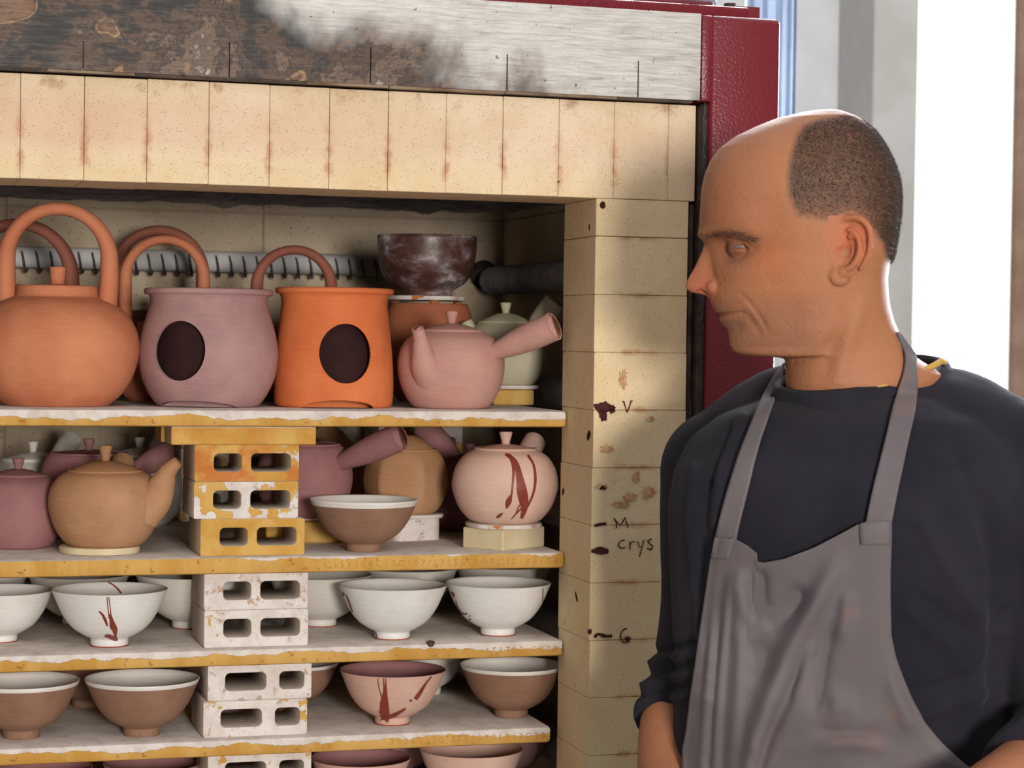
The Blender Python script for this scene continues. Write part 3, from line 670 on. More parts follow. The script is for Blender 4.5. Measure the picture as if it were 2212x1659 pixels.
def kettle(xc, yb, zs, prof, mat, label, Y=.205, hand=(107, 225, 440, 14), rimr=86, kn=True, sp=True, yaw=0):
    c, k = place(xc, yb, zs, prof[0][0]) if Y is None else at_depth(xc, zs, Y)
    root = empty('kettle', c, label, 'kettle'); P = [(r*k, z*k) for r, z in smoothprof(prof, 4)]
    mk('body', *lathe([(.8*P[0][0], .0006)]+P+[(P[-1][0]-4*k, P[-1][1]), (P[-1][0]-6*k, P[-1][1]-8*k)], c, 72), M[mat], root)
    zt = prof[-1][1]; l = mk('lid', *lathe([(r*k, (zt+z)*k) for r, z in ((rimr-6, -6), (rimr-5, -2), (rimr*.7, 2), (20, 4))], c, 48), M[mat], root)
    if kn: mk('knob', *lathe([(r*k, (zt+z)*k) for r, z in ((15, 3), (16, 20), (17.5, 36), (17, 41), (8, 42))], c, 24), M[mat], l)
    hw, z0, z1, rr = hand; d = camdir(yaw); pts = []; zc = z1-rr-hw*1.02
    pts = [c+d*(-hw*k)+UP*(z0*k), c+d*(-hw*1.03*k)+UP*((z0+zc)/2*k)]
    for i in range(19): t = PI-PI*i/18; pts.append(c+d*(hw*math.cos(t)*k*1.03)+UP*((zc+(z1-rr-zc)*math.sin(t))*k))
    pts += [c+d*(hw*1.03*k)+UP*((z0+zc)/2*k), c+d*(hw*k)+UP*(z0*k)]
    P2 = bez(pts, 3); n = len(P2); R2 = [rr*k*(1.25-.42*math.sin(PI*min(1, max(0, (i/(n-1))))) ) for i in range(n)]
    mk('handle', *tube(P2, R2, 18, True, 1.25, FW.cross(UP)), M[mat], root)
    if sp:
        dd = camdir(180+yaw); q = [c+dd*(r*k)+UP*(z*k) for r, z in ((140, 150), (190, 190), (225, 250))]
        mk('spout', *tube(bez(q, 6), list(np.linspace(34*k, 13*k, 13)), 20), M[mat], root)
    return root
KP = [(110, 0), (118, 6), (140, 26), (160, 58), (173, 98), (176, 130), (170, 162), (154, 192), (128, 217), (104, 229), (92, 233), (88, 240), (86, 257)]
kettle(122, 876, ZTOP[0], KP, 'terracotta', 'big terracotta kettle with a tall hoop handle at the front left of the top shelf', hand=(108, 214, 441, 17))
sc = lambda P, f, g=None: [(r*f, z*(g or f)) for r, z in P]
Y2 = .40
kettle(36, 0, ZTOP[0], sc(KP, .80), 'shaded_terracotta', 'terracotta kettle half hidden behind the big front kettle, cut by the left edge', Y=.42, hand=(112, 175, 392, 15), rimr=70, sp=False)
kettle(342, 0, ZTOP[0], sc(KP, .72), 'shaded_terracotta', 'shaded terracotta kettle at the very back with the taller of the two nested hoop handles', Y=.54, hand=(90, 160, 372, 13), rimr=62, sp=False)
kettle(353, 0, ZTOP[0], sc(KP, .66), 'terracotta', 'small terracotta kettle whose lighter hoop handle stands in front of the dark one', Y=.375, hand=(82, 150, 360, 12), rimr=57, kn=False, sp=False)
kettle(632, 0, ZTOP[0], sc(KP, .62), 'shaded_terracotta', 'kettle hidden behind the orange brazier, only its hoop handle showing', Y=.40, hand=(78, 140, 338, 12), rimr=54, kn=False, sp=False)
def brazier(xc, yb, zs, prof, mat, label, hole, arches, wall=9):
    c, k = at_depth(xc, zs, .195); root = empty('brazier', c, label, 'brazier')
    P = [(r*k, z*k) for r, z in smoothprof(prof, 4)]; I = [(r-wall*k, z) for r, z in P[::-1] if z > 6*k]
    V, Fc = lathe(P+[(P[-1][0]-3*k, P[-1][1]+1.5*k)]+I[1:]+[(.004, 22*k)]+[(.003, 20*k)], c, 88)
    cut = []
    if hole:
        hx, hy, hw, hh = hole; d = ray(hx, hy); p = W(hx, hy, c.y); az = (hx-xc)/max(r for r, _ in prof)
        dirn = camdir(-90+math.degrees(math.asin(az))*1.0); zc_ = p.z; L = dirn; side = UP.cross(L).normalized(); o0 = Vector((c.x, c.y, zc_)); cosf = math.cos(math.asin(az))
        cv = []; n = 40
        for s in (0.02, .25):
            for i in range(n): t = 2*PI*i/n; cv.append(o0+L*s+side*(hw/2*k/cosf*math.cos(t))+UP*(hh/2*k*math.sin(t)))
        cf = [(i, (i+1) % n, n+(i+1) % n, n+i) for i in range(n)]+[tuple(range(n))[::-1], tuple(range(n, 2*n))]; cut.append((cv, cf))
    for ax, aw, ah in arches:
        az = (ax-xc)/prof[0][0]; dirn = camdir(-90+math.degrees(math.asin(max(-.95, min(.95, az))))); side = UP.cross(dirn).normalized(); cv = []; n = 32
        for s in (.02, .25):
            for i in range(n): t = 2*PI*i/n; cv.append(c+dirn*s+side*(aw/2*k*math.cos(t))+UP*(ah*k*math.sin(t)))
        cf = [(i, (i+1) % n, n+(i+1) % n, n+i) for i in range(n)]+[tuple(range(n))[::-1], tuple(range(n, 2*n))]; cut.append((cv, cf))
    me = boolean(V, Fc, cut); mkm('body', me, M[mat], root, 35)
    lz = prof[-1][1]; lr = prof[-1][0]
    Lp = [(max(.01, r-(wall+20)*k), max(z, 20*k)) for r, z in P if z < (lz-28)*k]; mk('hole_shade_shell', *lathe(Lp+[(max(.01, r-.002), z) for r, z in Lp[::-1]], c, 56), M['hole_shade'], root)  # added dark shell behind the window, so the hole looks shaded
    mk('added_light_stop', *lathe([((lr-wall-1)*k, (lz-26)*k), ((lr-wall-1)*k, (lz-20)*k), (.02, (lz-19)*k), (.02, (lz-27)*k)], c, 48), M[mat], root, 40)  # added plate that shuts light out of the brazier from above
    mk('rim', *lathe([((lr-wall)*k, (lz-12)*k), ((lr+.6)*k, (lz-11)*k), ((lr+2.5)*k, (lz-7)*k), ((lr+3)*k, (lz-3)*k), ((lr+1)*k, (lz+1)*k), ((lr-wall*.6)*k, (lz+2)*k), ((lr-wall)*k, (lz-1)*k)], c, 72), M[mat], root)
    return root
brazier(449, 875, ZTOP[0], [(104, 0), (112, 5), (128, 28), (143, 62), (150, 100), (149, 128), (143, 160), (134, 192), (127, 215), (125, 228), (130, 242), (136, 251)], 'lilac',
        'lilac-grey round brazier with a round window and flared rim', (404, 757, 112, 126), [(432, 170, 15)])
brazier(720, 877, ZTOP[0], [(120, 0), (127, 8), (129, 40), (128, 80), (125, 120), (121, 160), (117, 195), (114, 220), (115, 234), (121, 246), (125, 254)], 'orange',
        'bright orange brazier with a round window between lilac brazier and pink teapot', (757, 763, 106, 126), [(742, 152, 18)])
# tall brown pot behind, carrying a disc with a charred bowl
pc_, pk = at_depth(924, ZTOP[0], .39); rt = empty('brazier', pc_, 'rust-brown round pot behind the orange brazier, carrying a charred bowl', 'brazier')
pp = [(r*pk, z*pk) for r, z in smoothprof([(62, 0), (80, 30), (94, 80), (98, 130), (95, 170), (88, 200), (82, 212)], 4)]
mk('body', *lathe(pp+[(pp[-1][0]-6*pk, pp[-1][1]), (pp[-1][0]-9*pk, pp[-1][1]-12*pk), (pp[-1][0]-6*pk, pp[-1][1]-60*pk), (.01, .03)], pc_, 64), M['rust'], rt)
zz_ = ZTOP[0]+212*pk
for a in (40, 160, 280):   # three small feet that lift the disc off the rim
    q = pc_+camdir(a)*(78*pk); mk('pot_lug', *lathe([(.006, 212*pk-.001), (.006, 218*pk)], q, 12), M['rust'], rt)
_, dc, dk, dz = disc(921, 0, ZTOP[0]+218*pk, 86, 10, 'disc', 'thin rusty white disc between the rust-brown pot and the charred bowl', Y=.39)
cb = empty('charred_bowl', (dc.x, dc.y, dz), 'charred dark bowl with silvery scorch marks perched high at the back', 'bowl'); cc = Vector((dc.x, dc.y, dz))
cp = [(r*dk, z*dk) for r, z in smoothprof([(56, 0), (58, 12), (66, 18), (84, 30), (97, 50), (104, 75), (107, 100), (108, 128)], 4)]
mk('body', *lathe(cp+[(cp[-1][0]-.001, cp[-1][1]+.001)]+[(r-.005, max(z, .012)) for r, z in cp[::-1][1:] if z > .01]+[(.002, .012)], cc, 64), M['charred'], cb)
# pink side-handle teapot and cream one behind it
TP = [(76, 0), (84, 5), (98, 24), (110, 52), (116, 88), (112, 120), (98, 146), (80, 160), (70, 165)]
teapot(973, 880, ZTOP[0], TP, 'pink', 'pink side-handled teapot with its spout towards the viewer, front right of the top shelf', Y=.172, lid=(67, 164, 18), kn=(14, 28),
       spout=(-118, [(76, 70), (106, 92), (122, 122), (132, 148), (144, 170)], [44, 33, 22, 15, 12.5]), handle=(-26, 22, 88, 116, 168, 16, 31))
st_c, st_k = at_depth(1097, ZTOP[0], .30)
tag(mkm('setter_block', bx(st_c.x-48*st_k, st_c.x+44*st_k, st_c.y-.03, st_c.y+.03, ZTOP[0], ZTOP[0]+34*st_k, .003, 2), M['setter_gold'], None, 40, st_c), 'gold-brown block under the cream teapot on the top shelf', 'setter')
_, d_c, d_k, d_z = disc(1103, 0, ZTOP[0]+34*st_k, 62, 9, 'disc', 'rusty disc between the gold-brown block and the cream teapot', Y=.30)
teapot(1090, 0, d_z, [(58, 0), (66, 6), (80, 28), (89, 60), (87, 92), (76, 118), (64, 130), (60, 133)], 'cream', 'pale cream side-handled teapot behind the pink one', Y=.30, lid=(57, 132, 22), kn=(12, 24),
       spout=(-168, [(60, 85), (74, 108), (86, 136)], [24, 17, 12]), handle=(-20, 50, 50, 104, 100, 15, 25))

# second shelf: teapots
_, c1, k1, z1 = disc(216, 1201, ZTOP[1], 86, 15, 'setter_yellow', 'white round disc under the brown spouted teapot on the second shelf')
teapot(226, 0, z1, [(74, 0), (86, 8), (104, 32), (117, 66), (121, 98), (114, 128), (98, 150), (84, 158), (80, 160)], 'brown', 'brown teapot with its spout to the right on the second shelf', Y=c1.y, lid=(78, 158, 24), kn=(14, 34),
       spout=(-14, [(88, 78), (116, 104), (134, 140), (146, 164), (168, 186)], [46, 38, 27, 19, 12]), handle=(90, 25, 95, 115, 120, 16, 26))
teapot(38, 1187, ZTOP[1], sc(TP, .86, .93), 'mauve', 'dark pink teapot at the left edge of the second shelf, handle towards viewer', lid=(58, 152, 16), kn=(13, 24), handle=(-150, 34, 70, 100, 150, 18, 27))
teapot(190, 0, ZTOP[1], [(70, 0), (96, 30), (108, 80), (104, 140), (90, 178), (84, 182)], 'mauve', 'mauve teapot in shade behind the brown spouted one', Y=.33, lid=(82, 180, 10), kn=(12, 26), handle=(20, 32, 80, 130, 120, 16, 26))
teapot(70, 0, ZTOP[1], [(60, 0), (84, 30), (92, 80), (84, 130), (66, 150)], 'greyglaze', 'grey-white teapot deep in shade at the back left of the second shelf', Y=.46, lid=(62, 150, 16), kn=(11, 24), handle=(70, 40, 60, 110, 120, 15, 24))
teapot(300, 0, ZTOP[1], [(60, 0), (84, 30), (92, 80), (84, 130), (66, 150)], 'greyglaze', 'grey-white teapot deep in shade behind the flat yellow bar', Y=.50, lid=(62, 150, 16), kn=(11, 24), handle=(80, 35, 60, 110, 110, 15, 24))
b_c, b_k = at_depth(660, ZTOP[1], .27)
tag(mkm('setter_block', bx(b_c.x-.055, b_c.x+.04, b_c.y-.04, b_c.y+.035, ZTOP[1], ZTOP[1]+46*b_k, .002), M['setter_gold'], None, 40, b_c), 'shadowed block under the mauve teapot beside the upper prop stack', 'setter')
_, c2, k2, z2 = disc(660, 0, ZTOP[1]+46*b_k, 66, 6, 'setter_yellow', 'thin disc under the mauve teapot beside the upper prop stack', Y=.27)
teapot(657, 0, z2, [(66, 0), (82, 14), (97, 44), (104, 84), (98, 120), (84, 148), (76, 154)], 'mauve', 'mauve side-handled teapot just right of the upper prop stack', Y=.27, lid=(73, 153, 8), kn=None, handle=(-30, 22, 80, 114, 176, 16, 30))
bx_c, bx_k = at_depth(880, ZTOP[1], .275)
me = poly2d([rrect(-.032, .032, -.03, .03, .012, 4)], 46*bx_k, lambda x, y, z: Vector((bx_c.x+x*.95-y*.3, bx_c.y+y+x*.3, ZTOP[1]+23*bx_k+z)))
tag(mkm('setter_block', me, M['setter_white'], None, 40, bx_c), 'glossy white rounded block under the tan faceted teapot', 'setter')
_, c3, k3, z3 = disc(892, 0, ZTOP[1]+46*bx_k, 66, 9, 'disc', 'rusty-edged disc under the tan faceted teapot', Y=.275)
teapot(875, 0, z3, [(60, 0), (70, 8), (82, 32), (89, 64), (87, 94), (80, 118), (72, 132), (68, 136)], 'tan', 'tan faceted teapot with a conical lid behind the brown bowl', Y=.275, lid=(64, 134, 34), kn=None, facet=6)
b2, b2k = at_depth(1088, ZTOP[1], .155); cs, sn = math.cos(.62), math.sin(.62)
me = bx(-.040, .040, -.030, .030, 0, 44*b2k, .0012)
for v in me.vertices: x, y, z = v.co; v.co = (b2.x+x*cs-y*sn, b2.y+x*sn+y*cs, ZTOP[1]+z)
tag(mkm('setter_block', me, M['setter_yellow'], None, False, b2), 'cream square block, corner forward, under the pink teapot with red drips', 'setter')
_, c4, k4, z4 = disc(1088, 0, ZTOP[1]+44*b2k, 83, 10, 'disc', 'speckled disc under the pink teapot with red drips', Y=.155)
teapot(1090, 0, z4, [(66, 0), (80, 8), (100, 32), (113, 66), (115, 88), (108, 118), (92, 142), (74, 154), (68, 157)], 'palepink', 'pale pink round teapot with red glaze drips at the right of the second shelf', Y=.155, lid=(66, 156, 12), kn=(14, 28),
       handle=(70, 30, 90, 110, 110, 16, 26),
       strokes=[[(1092, 981, 6), (1104, 992, 7), (1109, 1012, 6), (1108, 1040, 5), (1105, 1068, 4)], [(1105, 1068, 3), (1100, 1080, 12), (1097, 1088, 11), (1094, 1098, 3)],
                [(1098, 982, 6), (1114, 1000, 10), (1122, 1030, 15), (1127, 1060, 22), (1131, 1082, 20), (1132, 1100, 13), (1126, 1120, 6)], [(1140, 984, 5), (1152, 1004, 5), (1156, 1035, 6), (1152, 1064, 5), (1143, 1086, 5), (1136, 1098, 5)],
                [(1126, 1098, 4), (1116, 1108, 3), (1104, 1121, 2)], [(1122, 1090, 3), (1112, 1114, 2)], [(1086, 1108, 3), (1078, 1114, 7), (1072, 1118, 2)]])
teapot(1012, 0, ZTOP[1], [(56, 0), (76, 22), (90, 62), (92, 104), (80, 140), (66, 152)], 'mauve', 'mauve teapot behind the dripped pink one, handle raised to the left', Y=.37, lid=(62, 150, 14), kn=(12, 24), handle=(176, 46, 20, 140, 120, 18, 27))
teapot(835, 0, ZTOP[1], [(60, 0), (80, 24), (92, 70), (90, 116), (76, 146)], 'brown', 'teapot deep behind the tan faceted one, brown handle raised to the left', Y=.50, lid=(70, 144, 22), kn=(12, 24), handle=(178, 40, 60, 130, 112, 16, 25))
teapot(1132, 0, ZTOP[1], [(60, 0), (80, 24), (90, 70), (86, 116), (72, 140)], 'mauve', 'mauve teapot in the dark right corner of the second shelf', Y=.50, lid=(66, 138, 16), kn=(12, 24), handle=(10, 42, 50, 112, 100, 15, 24))
bowl(785, 1193, ZTOP[1], 117, 'bowlbrown', 'inside', 'brown bowl with a white inside, alone at the front of the second shelf', rim=9, hs=.96)

# third shelf: white bowls
bowl(236, 1400, ZTOP[2], 124, 'white', 'white', 'white bowl with a dripping red brush mark on its front', foot='footred',
     strokes=[[(231, 1289, 2), (233, 1310, 2), (236, 1335, 3)], [(235, 1289, 2), (238, 1312, 2), (240, 1332, 3)], [(238, 1326, 4), (241, 1340, 9), (244, 1352, 14), (248, 1360, 12), (249, 1372, 6), (251, 1382, 8)], [(214, 1320, 3), (222, 1328, 5), (228, 1340, 6), (232, 1352, 3)], [(226, 1373, 4), (236, 1374, 9), (247, 1380, 8), (254, 1382, 4)]],
     instrokes=[[(231, 1257, 3), (243, 1263, 3), (254, 1272, 4), (262, 1282, 4)]])
bowl(0, 1390, ZTOP[2], 112, 'white', 'white', 'plain white bowl cut by the left edge on the third shelf', foot='footred')
bowl(847, 1384, ZTOP[2], 117, 'white', 'white', 'white bowl with a long red streak down its left side', foot='footred',
     strokes=[[(741, 1279, 2), (746, 1292, 7), (752, 1310, 8), (760, 1328, 9), (769, 1342, 10), (780, 1354, 4)], [(749, 1285, 2.5), (755, 1300, 3), (762, 1322, 3)], [(802, 1362, 2), (812, 1367, 2), (816, 1380, 2)]])
bowl(1075, 1376, ZTOP[2], 114, 'white', 'white', 'white bowl nearest the brick pillar with small dark red flecks', foot='footred',
     strokes=[[(976, 1278, 3), (980, 1284, 5), (983, 1289, 2)], [(986, 1297, 2), (987, 1312, 3), (993, 1322, 3), (1004, 1326, 3), (1010, 1325, 3)], [(988, 1318, 2), (992, 1330, 2)], [(1014, 1329, 2), (1016, 1331, 2)], [(1015, 1335, 3), (1017, 1339, 3)], [(1172, 1270, 1.5), (1172, 1285, 1.5), (1171, 1305, 1.5)]])
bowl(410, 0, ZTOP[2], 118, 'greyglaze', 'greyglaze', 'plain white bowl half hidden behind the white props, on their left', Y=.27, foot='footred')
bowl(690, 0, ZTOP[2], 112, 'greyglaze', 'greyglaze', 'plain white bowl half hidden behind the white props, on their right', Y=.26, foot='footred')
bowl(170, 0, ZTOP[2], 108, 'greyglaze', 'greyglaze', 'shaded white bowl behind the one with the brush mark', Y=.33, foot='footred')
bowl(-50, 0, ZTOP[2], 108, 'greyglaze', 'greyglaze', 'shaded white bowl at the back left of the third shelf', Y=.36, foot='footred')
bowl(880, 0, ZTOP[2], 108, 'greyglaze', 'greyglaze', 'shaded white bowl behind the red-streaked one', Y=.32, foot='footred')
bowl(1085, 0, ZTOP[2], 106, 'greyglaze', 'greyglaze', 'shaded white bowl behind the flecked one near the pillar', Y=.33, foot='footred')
# fourth shelf
bowl(306, 1593, ZTOP[3], 123, 'bowlbrown', 'inside', 'brown bowl with a white rim, left neighbour of the lower props', rim=6)
bowl(46, 1598, ZTOP[3], 123, 'bowlbrown', 'inside', 'brown bowl with a white rim cut by the left edge of the picture', rim=6)
bowl(847, 1569, ZTOP[3], 115, 'blush', 'mauve', 'pink bowl with a dark red brushed check mark', foot='footred', hs=1.03,
     strokes=[[(816, 1460, 1.5), (818, 1480, 2), (824, 1505, 2)], [(828, 1464, 2), (830, 1490, 4), (828, 1520, 14), (830, 1545, 16), (836, 1555, 8), (837, 1560, 7)], [(833, 1464, 2), (834, 1495, 5), (836, 1525, 8), (838, 1545, 8)], [(838, 1550, 8), (852, 1544, 9), (866, 1536, 6), (876, 1530, 5)], [(886, 1515, 6), (888, 1511, 6)], [(897, 1510, 9), (908, 1494, 8), (920, 1475, 4), (935, 1457, 2)], [(818, 1536, 3), (824, 1541, 2)], [(820, 1556, 2), (834, 1552, 3)]])
bowl(1104, 1552, ZTOP[3], 112, 'bowlbrown', 'inside', 'brown bowl with a white rim beside the brick pillar', rim=5)
bowl(632, 0, ZTOP[3], 98, 'bowlbrown', 'inside', 'brown white-rimmed bowl behind the lower props', Y=.28, rim=5)
bowl(925, 0, ZTOP[3], 84, 'greyglaze', 'greyglaze', 'grey-white bowl peeping out behind the pink check-mark bowl', Y=.34, hs=1.25)
bowl(190, 0, ZTOP[3], 106, 'bowlbrown', 'inside', 'shaded brown bowl behind the two left brown bowls', Y=.34, rim=5)
bowl(430, 0, ZTOP[3], 100, 'bowlbrown', 'inside', 'shaded brown bowl at the back left of the lower props', Y=.42, rim=5)
# lowest visible row
bowl(778, 0, ZTOP[4], 108, 'blush', 'mauve', 'pink bowl right of the lowest prop, only its rim above the bottom edge', Y=.17)
bowl(1016, 0, ZTOP[4], 113, 'palepink', 'blush', 'pale pink bowl nearest the pillar in the cut-off bottom row', Y=.165, hs=1.04)
bowl(1092, 0, ZTOP[4], 104, 'lilac', 'mauve', 'dusky lilac bowl behind the pale pink one in the bottom row', Y=.30, hs=1.05)
bowl(330, 0, ZTOP[4], 108, 'lilac', 'mauve', 'dusky lilac bowl left of the lowest prop, cut by the bottom edge', Y=.20, hs=1.0)
bowl(860, 0, ZTOP[4], 100, 'lilac', 'mauve', 'shaded bowl at the back of the bottom row between two pink bowls', Y=.34)
bowl(90, 0, ZTOP[4], 108, 'lilac', 'mauve', 'dusky lilac bowl at the bottom left corner', Y=.20, hs=1.0)

# ------------------------------------------------------------------ things on and behind the kiln
q = W(1520, 12, .11); zt_ = 1.995
t_ = empty('bottle', (q.x, .12, zt_), 'pink-topped blue plastic bottle standing on the kiln roof', 'bottle')
mk('bottle_body', *lathe([(.016, 0), (.019, .003), (.019, .03), (.012, .04)], (q.x, .12, zt_), 24), M['blue'], t_); mk('cap', *lathe([(.012, .0395), (.014, .041), (.014, .07), (.01, .074)], (q.x, .12, zt_), 24), M['coral'], t_)
q = W(1435, 2, .14); tag(mk('teal_tub', *lathe([(.03, 0), (.034, .004), (.036, .04), (.030, .042)], (q.x, .15, zt_), 28), M['teal'], None, 40, (q.x, .15, zt_)), 'teal plastic tub on the kiln roof at the top edge', 'tub')
cu_v = []; cu_f = []; xa_ = W(1612, 100, .98).x; xb_ = W(1713, 100, .98).x; n = 44
for j in range(2):
    for i in range(n+1):
        u = i/n; x = xa_+(xb_-xa_)*u; y = .98+.012*math.sin(u*17)+.006*math.sin(u*41)
        for z in (1.66, 2.5): cu_v.append((x, y+.002*j, z))
for j in range(2):
    for i in range(n): a = j*2*(n+1)+2*i; cu_f.append((a, a+2, a+3, a+1) if j == 0 else (a, a+1, a+3, a+2))
m_ = 2*(n+1)
for i in range(n):
    for s in (0, 1): cu_f.append((2*i+s, 2*i+2+s, m_+2*i+2+s, m_+2*i+s))
for i in (0, n): cu_f.append((2*i, 2*i+1, m_+2*i+1, m_+2*i))
cs_ = tag(mk('plastic_curtain', cu_v, cu_f, M['blue'], None, True, ((xa_+xb_)/2, .98, 1.66)), 'blue plastic sheet hanging behind the red frame', 'curtain')
mk('curtain_rail', *tube([(xa_-.3, .98, 2.5), (xb_+.1, .98, 2.5)], .012, 12), M['darksteel'], cs_)

# ------------------------------------------------------------------ the potter
B0 = 1.985                                   # depth of the middle of the head in front of the camera
MMC = B0/FPX/2.553*1000                       # millimetres per unit of the measured profile
def HP(cx, cy): return 1450+cx/2.553, 200+cy/2.553
def head3(cx, cy, v):                         # profile point, v = millimetres towards the camera side
    p = Mb(*HP(cx, cy), B0); return p-FW*(v/1000)
FB = [(98, 858), (101, 800), (106, 755), (115, 700), (150, 560), (195, 450), (250, 340), (310, 262), (375, 216), (450, 186), (530, 168), (620, 163), (700, 158), (750, 155), (775, 157), (800, 167), (830, 187), (880, 198), (960, 208), (1060, 216), (1112, 212), (1140, 213), (1175, 226), (1200, 240), (1214, 254), (1222, 274), (1230, 270), (1245, 266), (1258, 269), (1285, 292), (1310, 315), (1335, 317), (1360, 318), (1400, 326), (1425, 341), (1442, 366), (1452, 404), (1457, 460), (1459, 540), (1461, 612), (1468, 629), (1600, 633), (1690, 645), (1760, 760), (1900, 800)]
NFp = [(812, 172), (830, 184), (880, 166), (960, 130), (1020, 95), (1045, 82), (1062, 78), (1080, 82), (1095, 94), (1106, 118), (1112, 160), (1122, 196), (1134, 210), (1146, 215)]
BK = [(98, 862), (101, 905), (106, 930), (115, 955), (150, 1040), (215, 1110), (300, 1170), (390, 1215), (480, 1245), (580, 1255), (680, 1250), (780, 1236), (880, 1218), (950, 1196), (1020, 1186), (1100, 1189), (1180, 1200), (1260, 1222), (1320, 1250), (1390, 1283), (1440, 1322), (1480, 1375), (1515, 1435), (1545, 1485), (1580, 1490), (1690, 1430), (1760, 1300), (1900, 1250)]
HWt = [(98, 2), (101, 14), (106, 23), (115, 32), (150, 46), (215, 58), (300, 67), (390, 73), (480, 76), (580, 77), (680, 76), (780, 74.5), (880, 73), (1000, 70.5), (1100, 67.5), (1200, 64), (1300, 60), (1380, 56), (1430, 54), (1460, 54), (1520, 55), (1600, 56), (1680, 53), (1760, 38), (1900, 28)]
AMt = [(98, 860), (300, 800), (600, 800), (900, 850), (1100, 830), (1300, 850), (1440, 900), (1500, 960), (1750, 1010), (1900, 1020)]
NFe = [(98, 2), (400, 2.3), (700, 2.35), (800, 2.1), (880, 1.9), (1000, 1.95), (1100, 1.95), (1200, 1.85), (1300, 1.75), (1400, 1.7), (1455, 1.8), (1500, 2.1), (1900, 2.1)]
def ip(T, y): return float(np.interp(y, [a for a, _ in T], [b for _, b in T]))
lv = list(np.concatenate([[98.3, 99.2, 101, 104, 108, 113, 120], np.arange(128, 800, 12), np.arange(800, 1470, 5.5), np.arange(1470, 1900, 16)]))
NT_ = 150; V = []; Fc = []
def smth(x): x = max(0., min(1., x)); return x*x*(3-2*x)
FBS = [(y, float(np.mean([ip(FB, y+d) for d in range(-66, 67, 6)]))) for y in range(1100, 1441, 6)]
for cy in lv:
    f, b, hw, am, nf = ip(FB, cy), ip(BK, cy), ip(HWt, cy), ip(AMt, cy), ip(NFe, cy)
    am = min(max(am, f+.30*(b-f)), b-.25*(b-f)); nose = max(0., f-ip(NFp, cy)) if 812 < cy < 1146 else 0.
    nw = ip([(812, 8), (900, 9.5), (980, 12), (1050, 16), (1085, 18), (1146, 17)], cy)
    for k in range(NT_):
        t = 2*PI*k/NT_-PI; front = abs(t) < PI/2; u = abs(t) if front else PI-abs(t); n = nf if front else 2.15
        if front: u = (u/(PI/2))**1.25*PI/2
        X = max(0, math.cos(u))**(2/n); Yv = max(0, math.sin(u))**(2/n)*hw*(1 if t > 0 else -1)
        cx = am-(am-f)*X if front else am+(b-am)*X
        if front:
            av = abs(Yv)
            if 1112 < cy < 1430:
                w_l = smth((cy-1112)/50)*smth((1430-cy)/50); cx += (ip(FBS, cy)-f)*w_l*X*(1-math.exp(-(av/24)**2))
            if nose and av < nw*1.35:
                q = av/nw; cx -= nose*max(0, (1-smth(q*.95)))**.9
            soc = math.exp(-((av-33)/13.5)**2-((cy-866)/72)**2); cx += soc*74
            brow = math.exp(-((cy-788)/26)**2)*math.exp(-((av-24)/24)**2); cx -= brow*22
            chk = math.exp(-((cy-985)/75)**2)*math.exp(-((av-46)/16)**2); cx -= chk*14
        V.append(head3(cx, cy, Yv))
nl = len(lv)
for i in range(nl-1):
    for k in range(NT_): a = i*NT_+k; b = i*NT_+(k+1) % NT_; Fc.append((a, b, b+NT_, a+NT_))
Fc.append(tuple(range(NT_))[::-1]); Fc.append(tuple(range((nl-1)*NT_, nl*NT_)))
parts = [(V, Fc)]
def ellip(c, rad, n=14, ax=(RT, FW, UP)):
    bm = bmesh.new(); bmesh.ops.create_uvsphere(bm, u_segments=24, v_segments=n, radius=1); bm.verts.ensure_lookup_table()
    v = [c+ax[0]*(p.co.x*rad[0])+ax[1]*(p.co.y*rad[1])+ax[2]*(p.co.z*rad[2]) for p in bm.verts]; f = [tuple(w.index for w in q.verts) for q in bm.faces]; bm.free(); return v, f
EYE = (368, 858, 32)
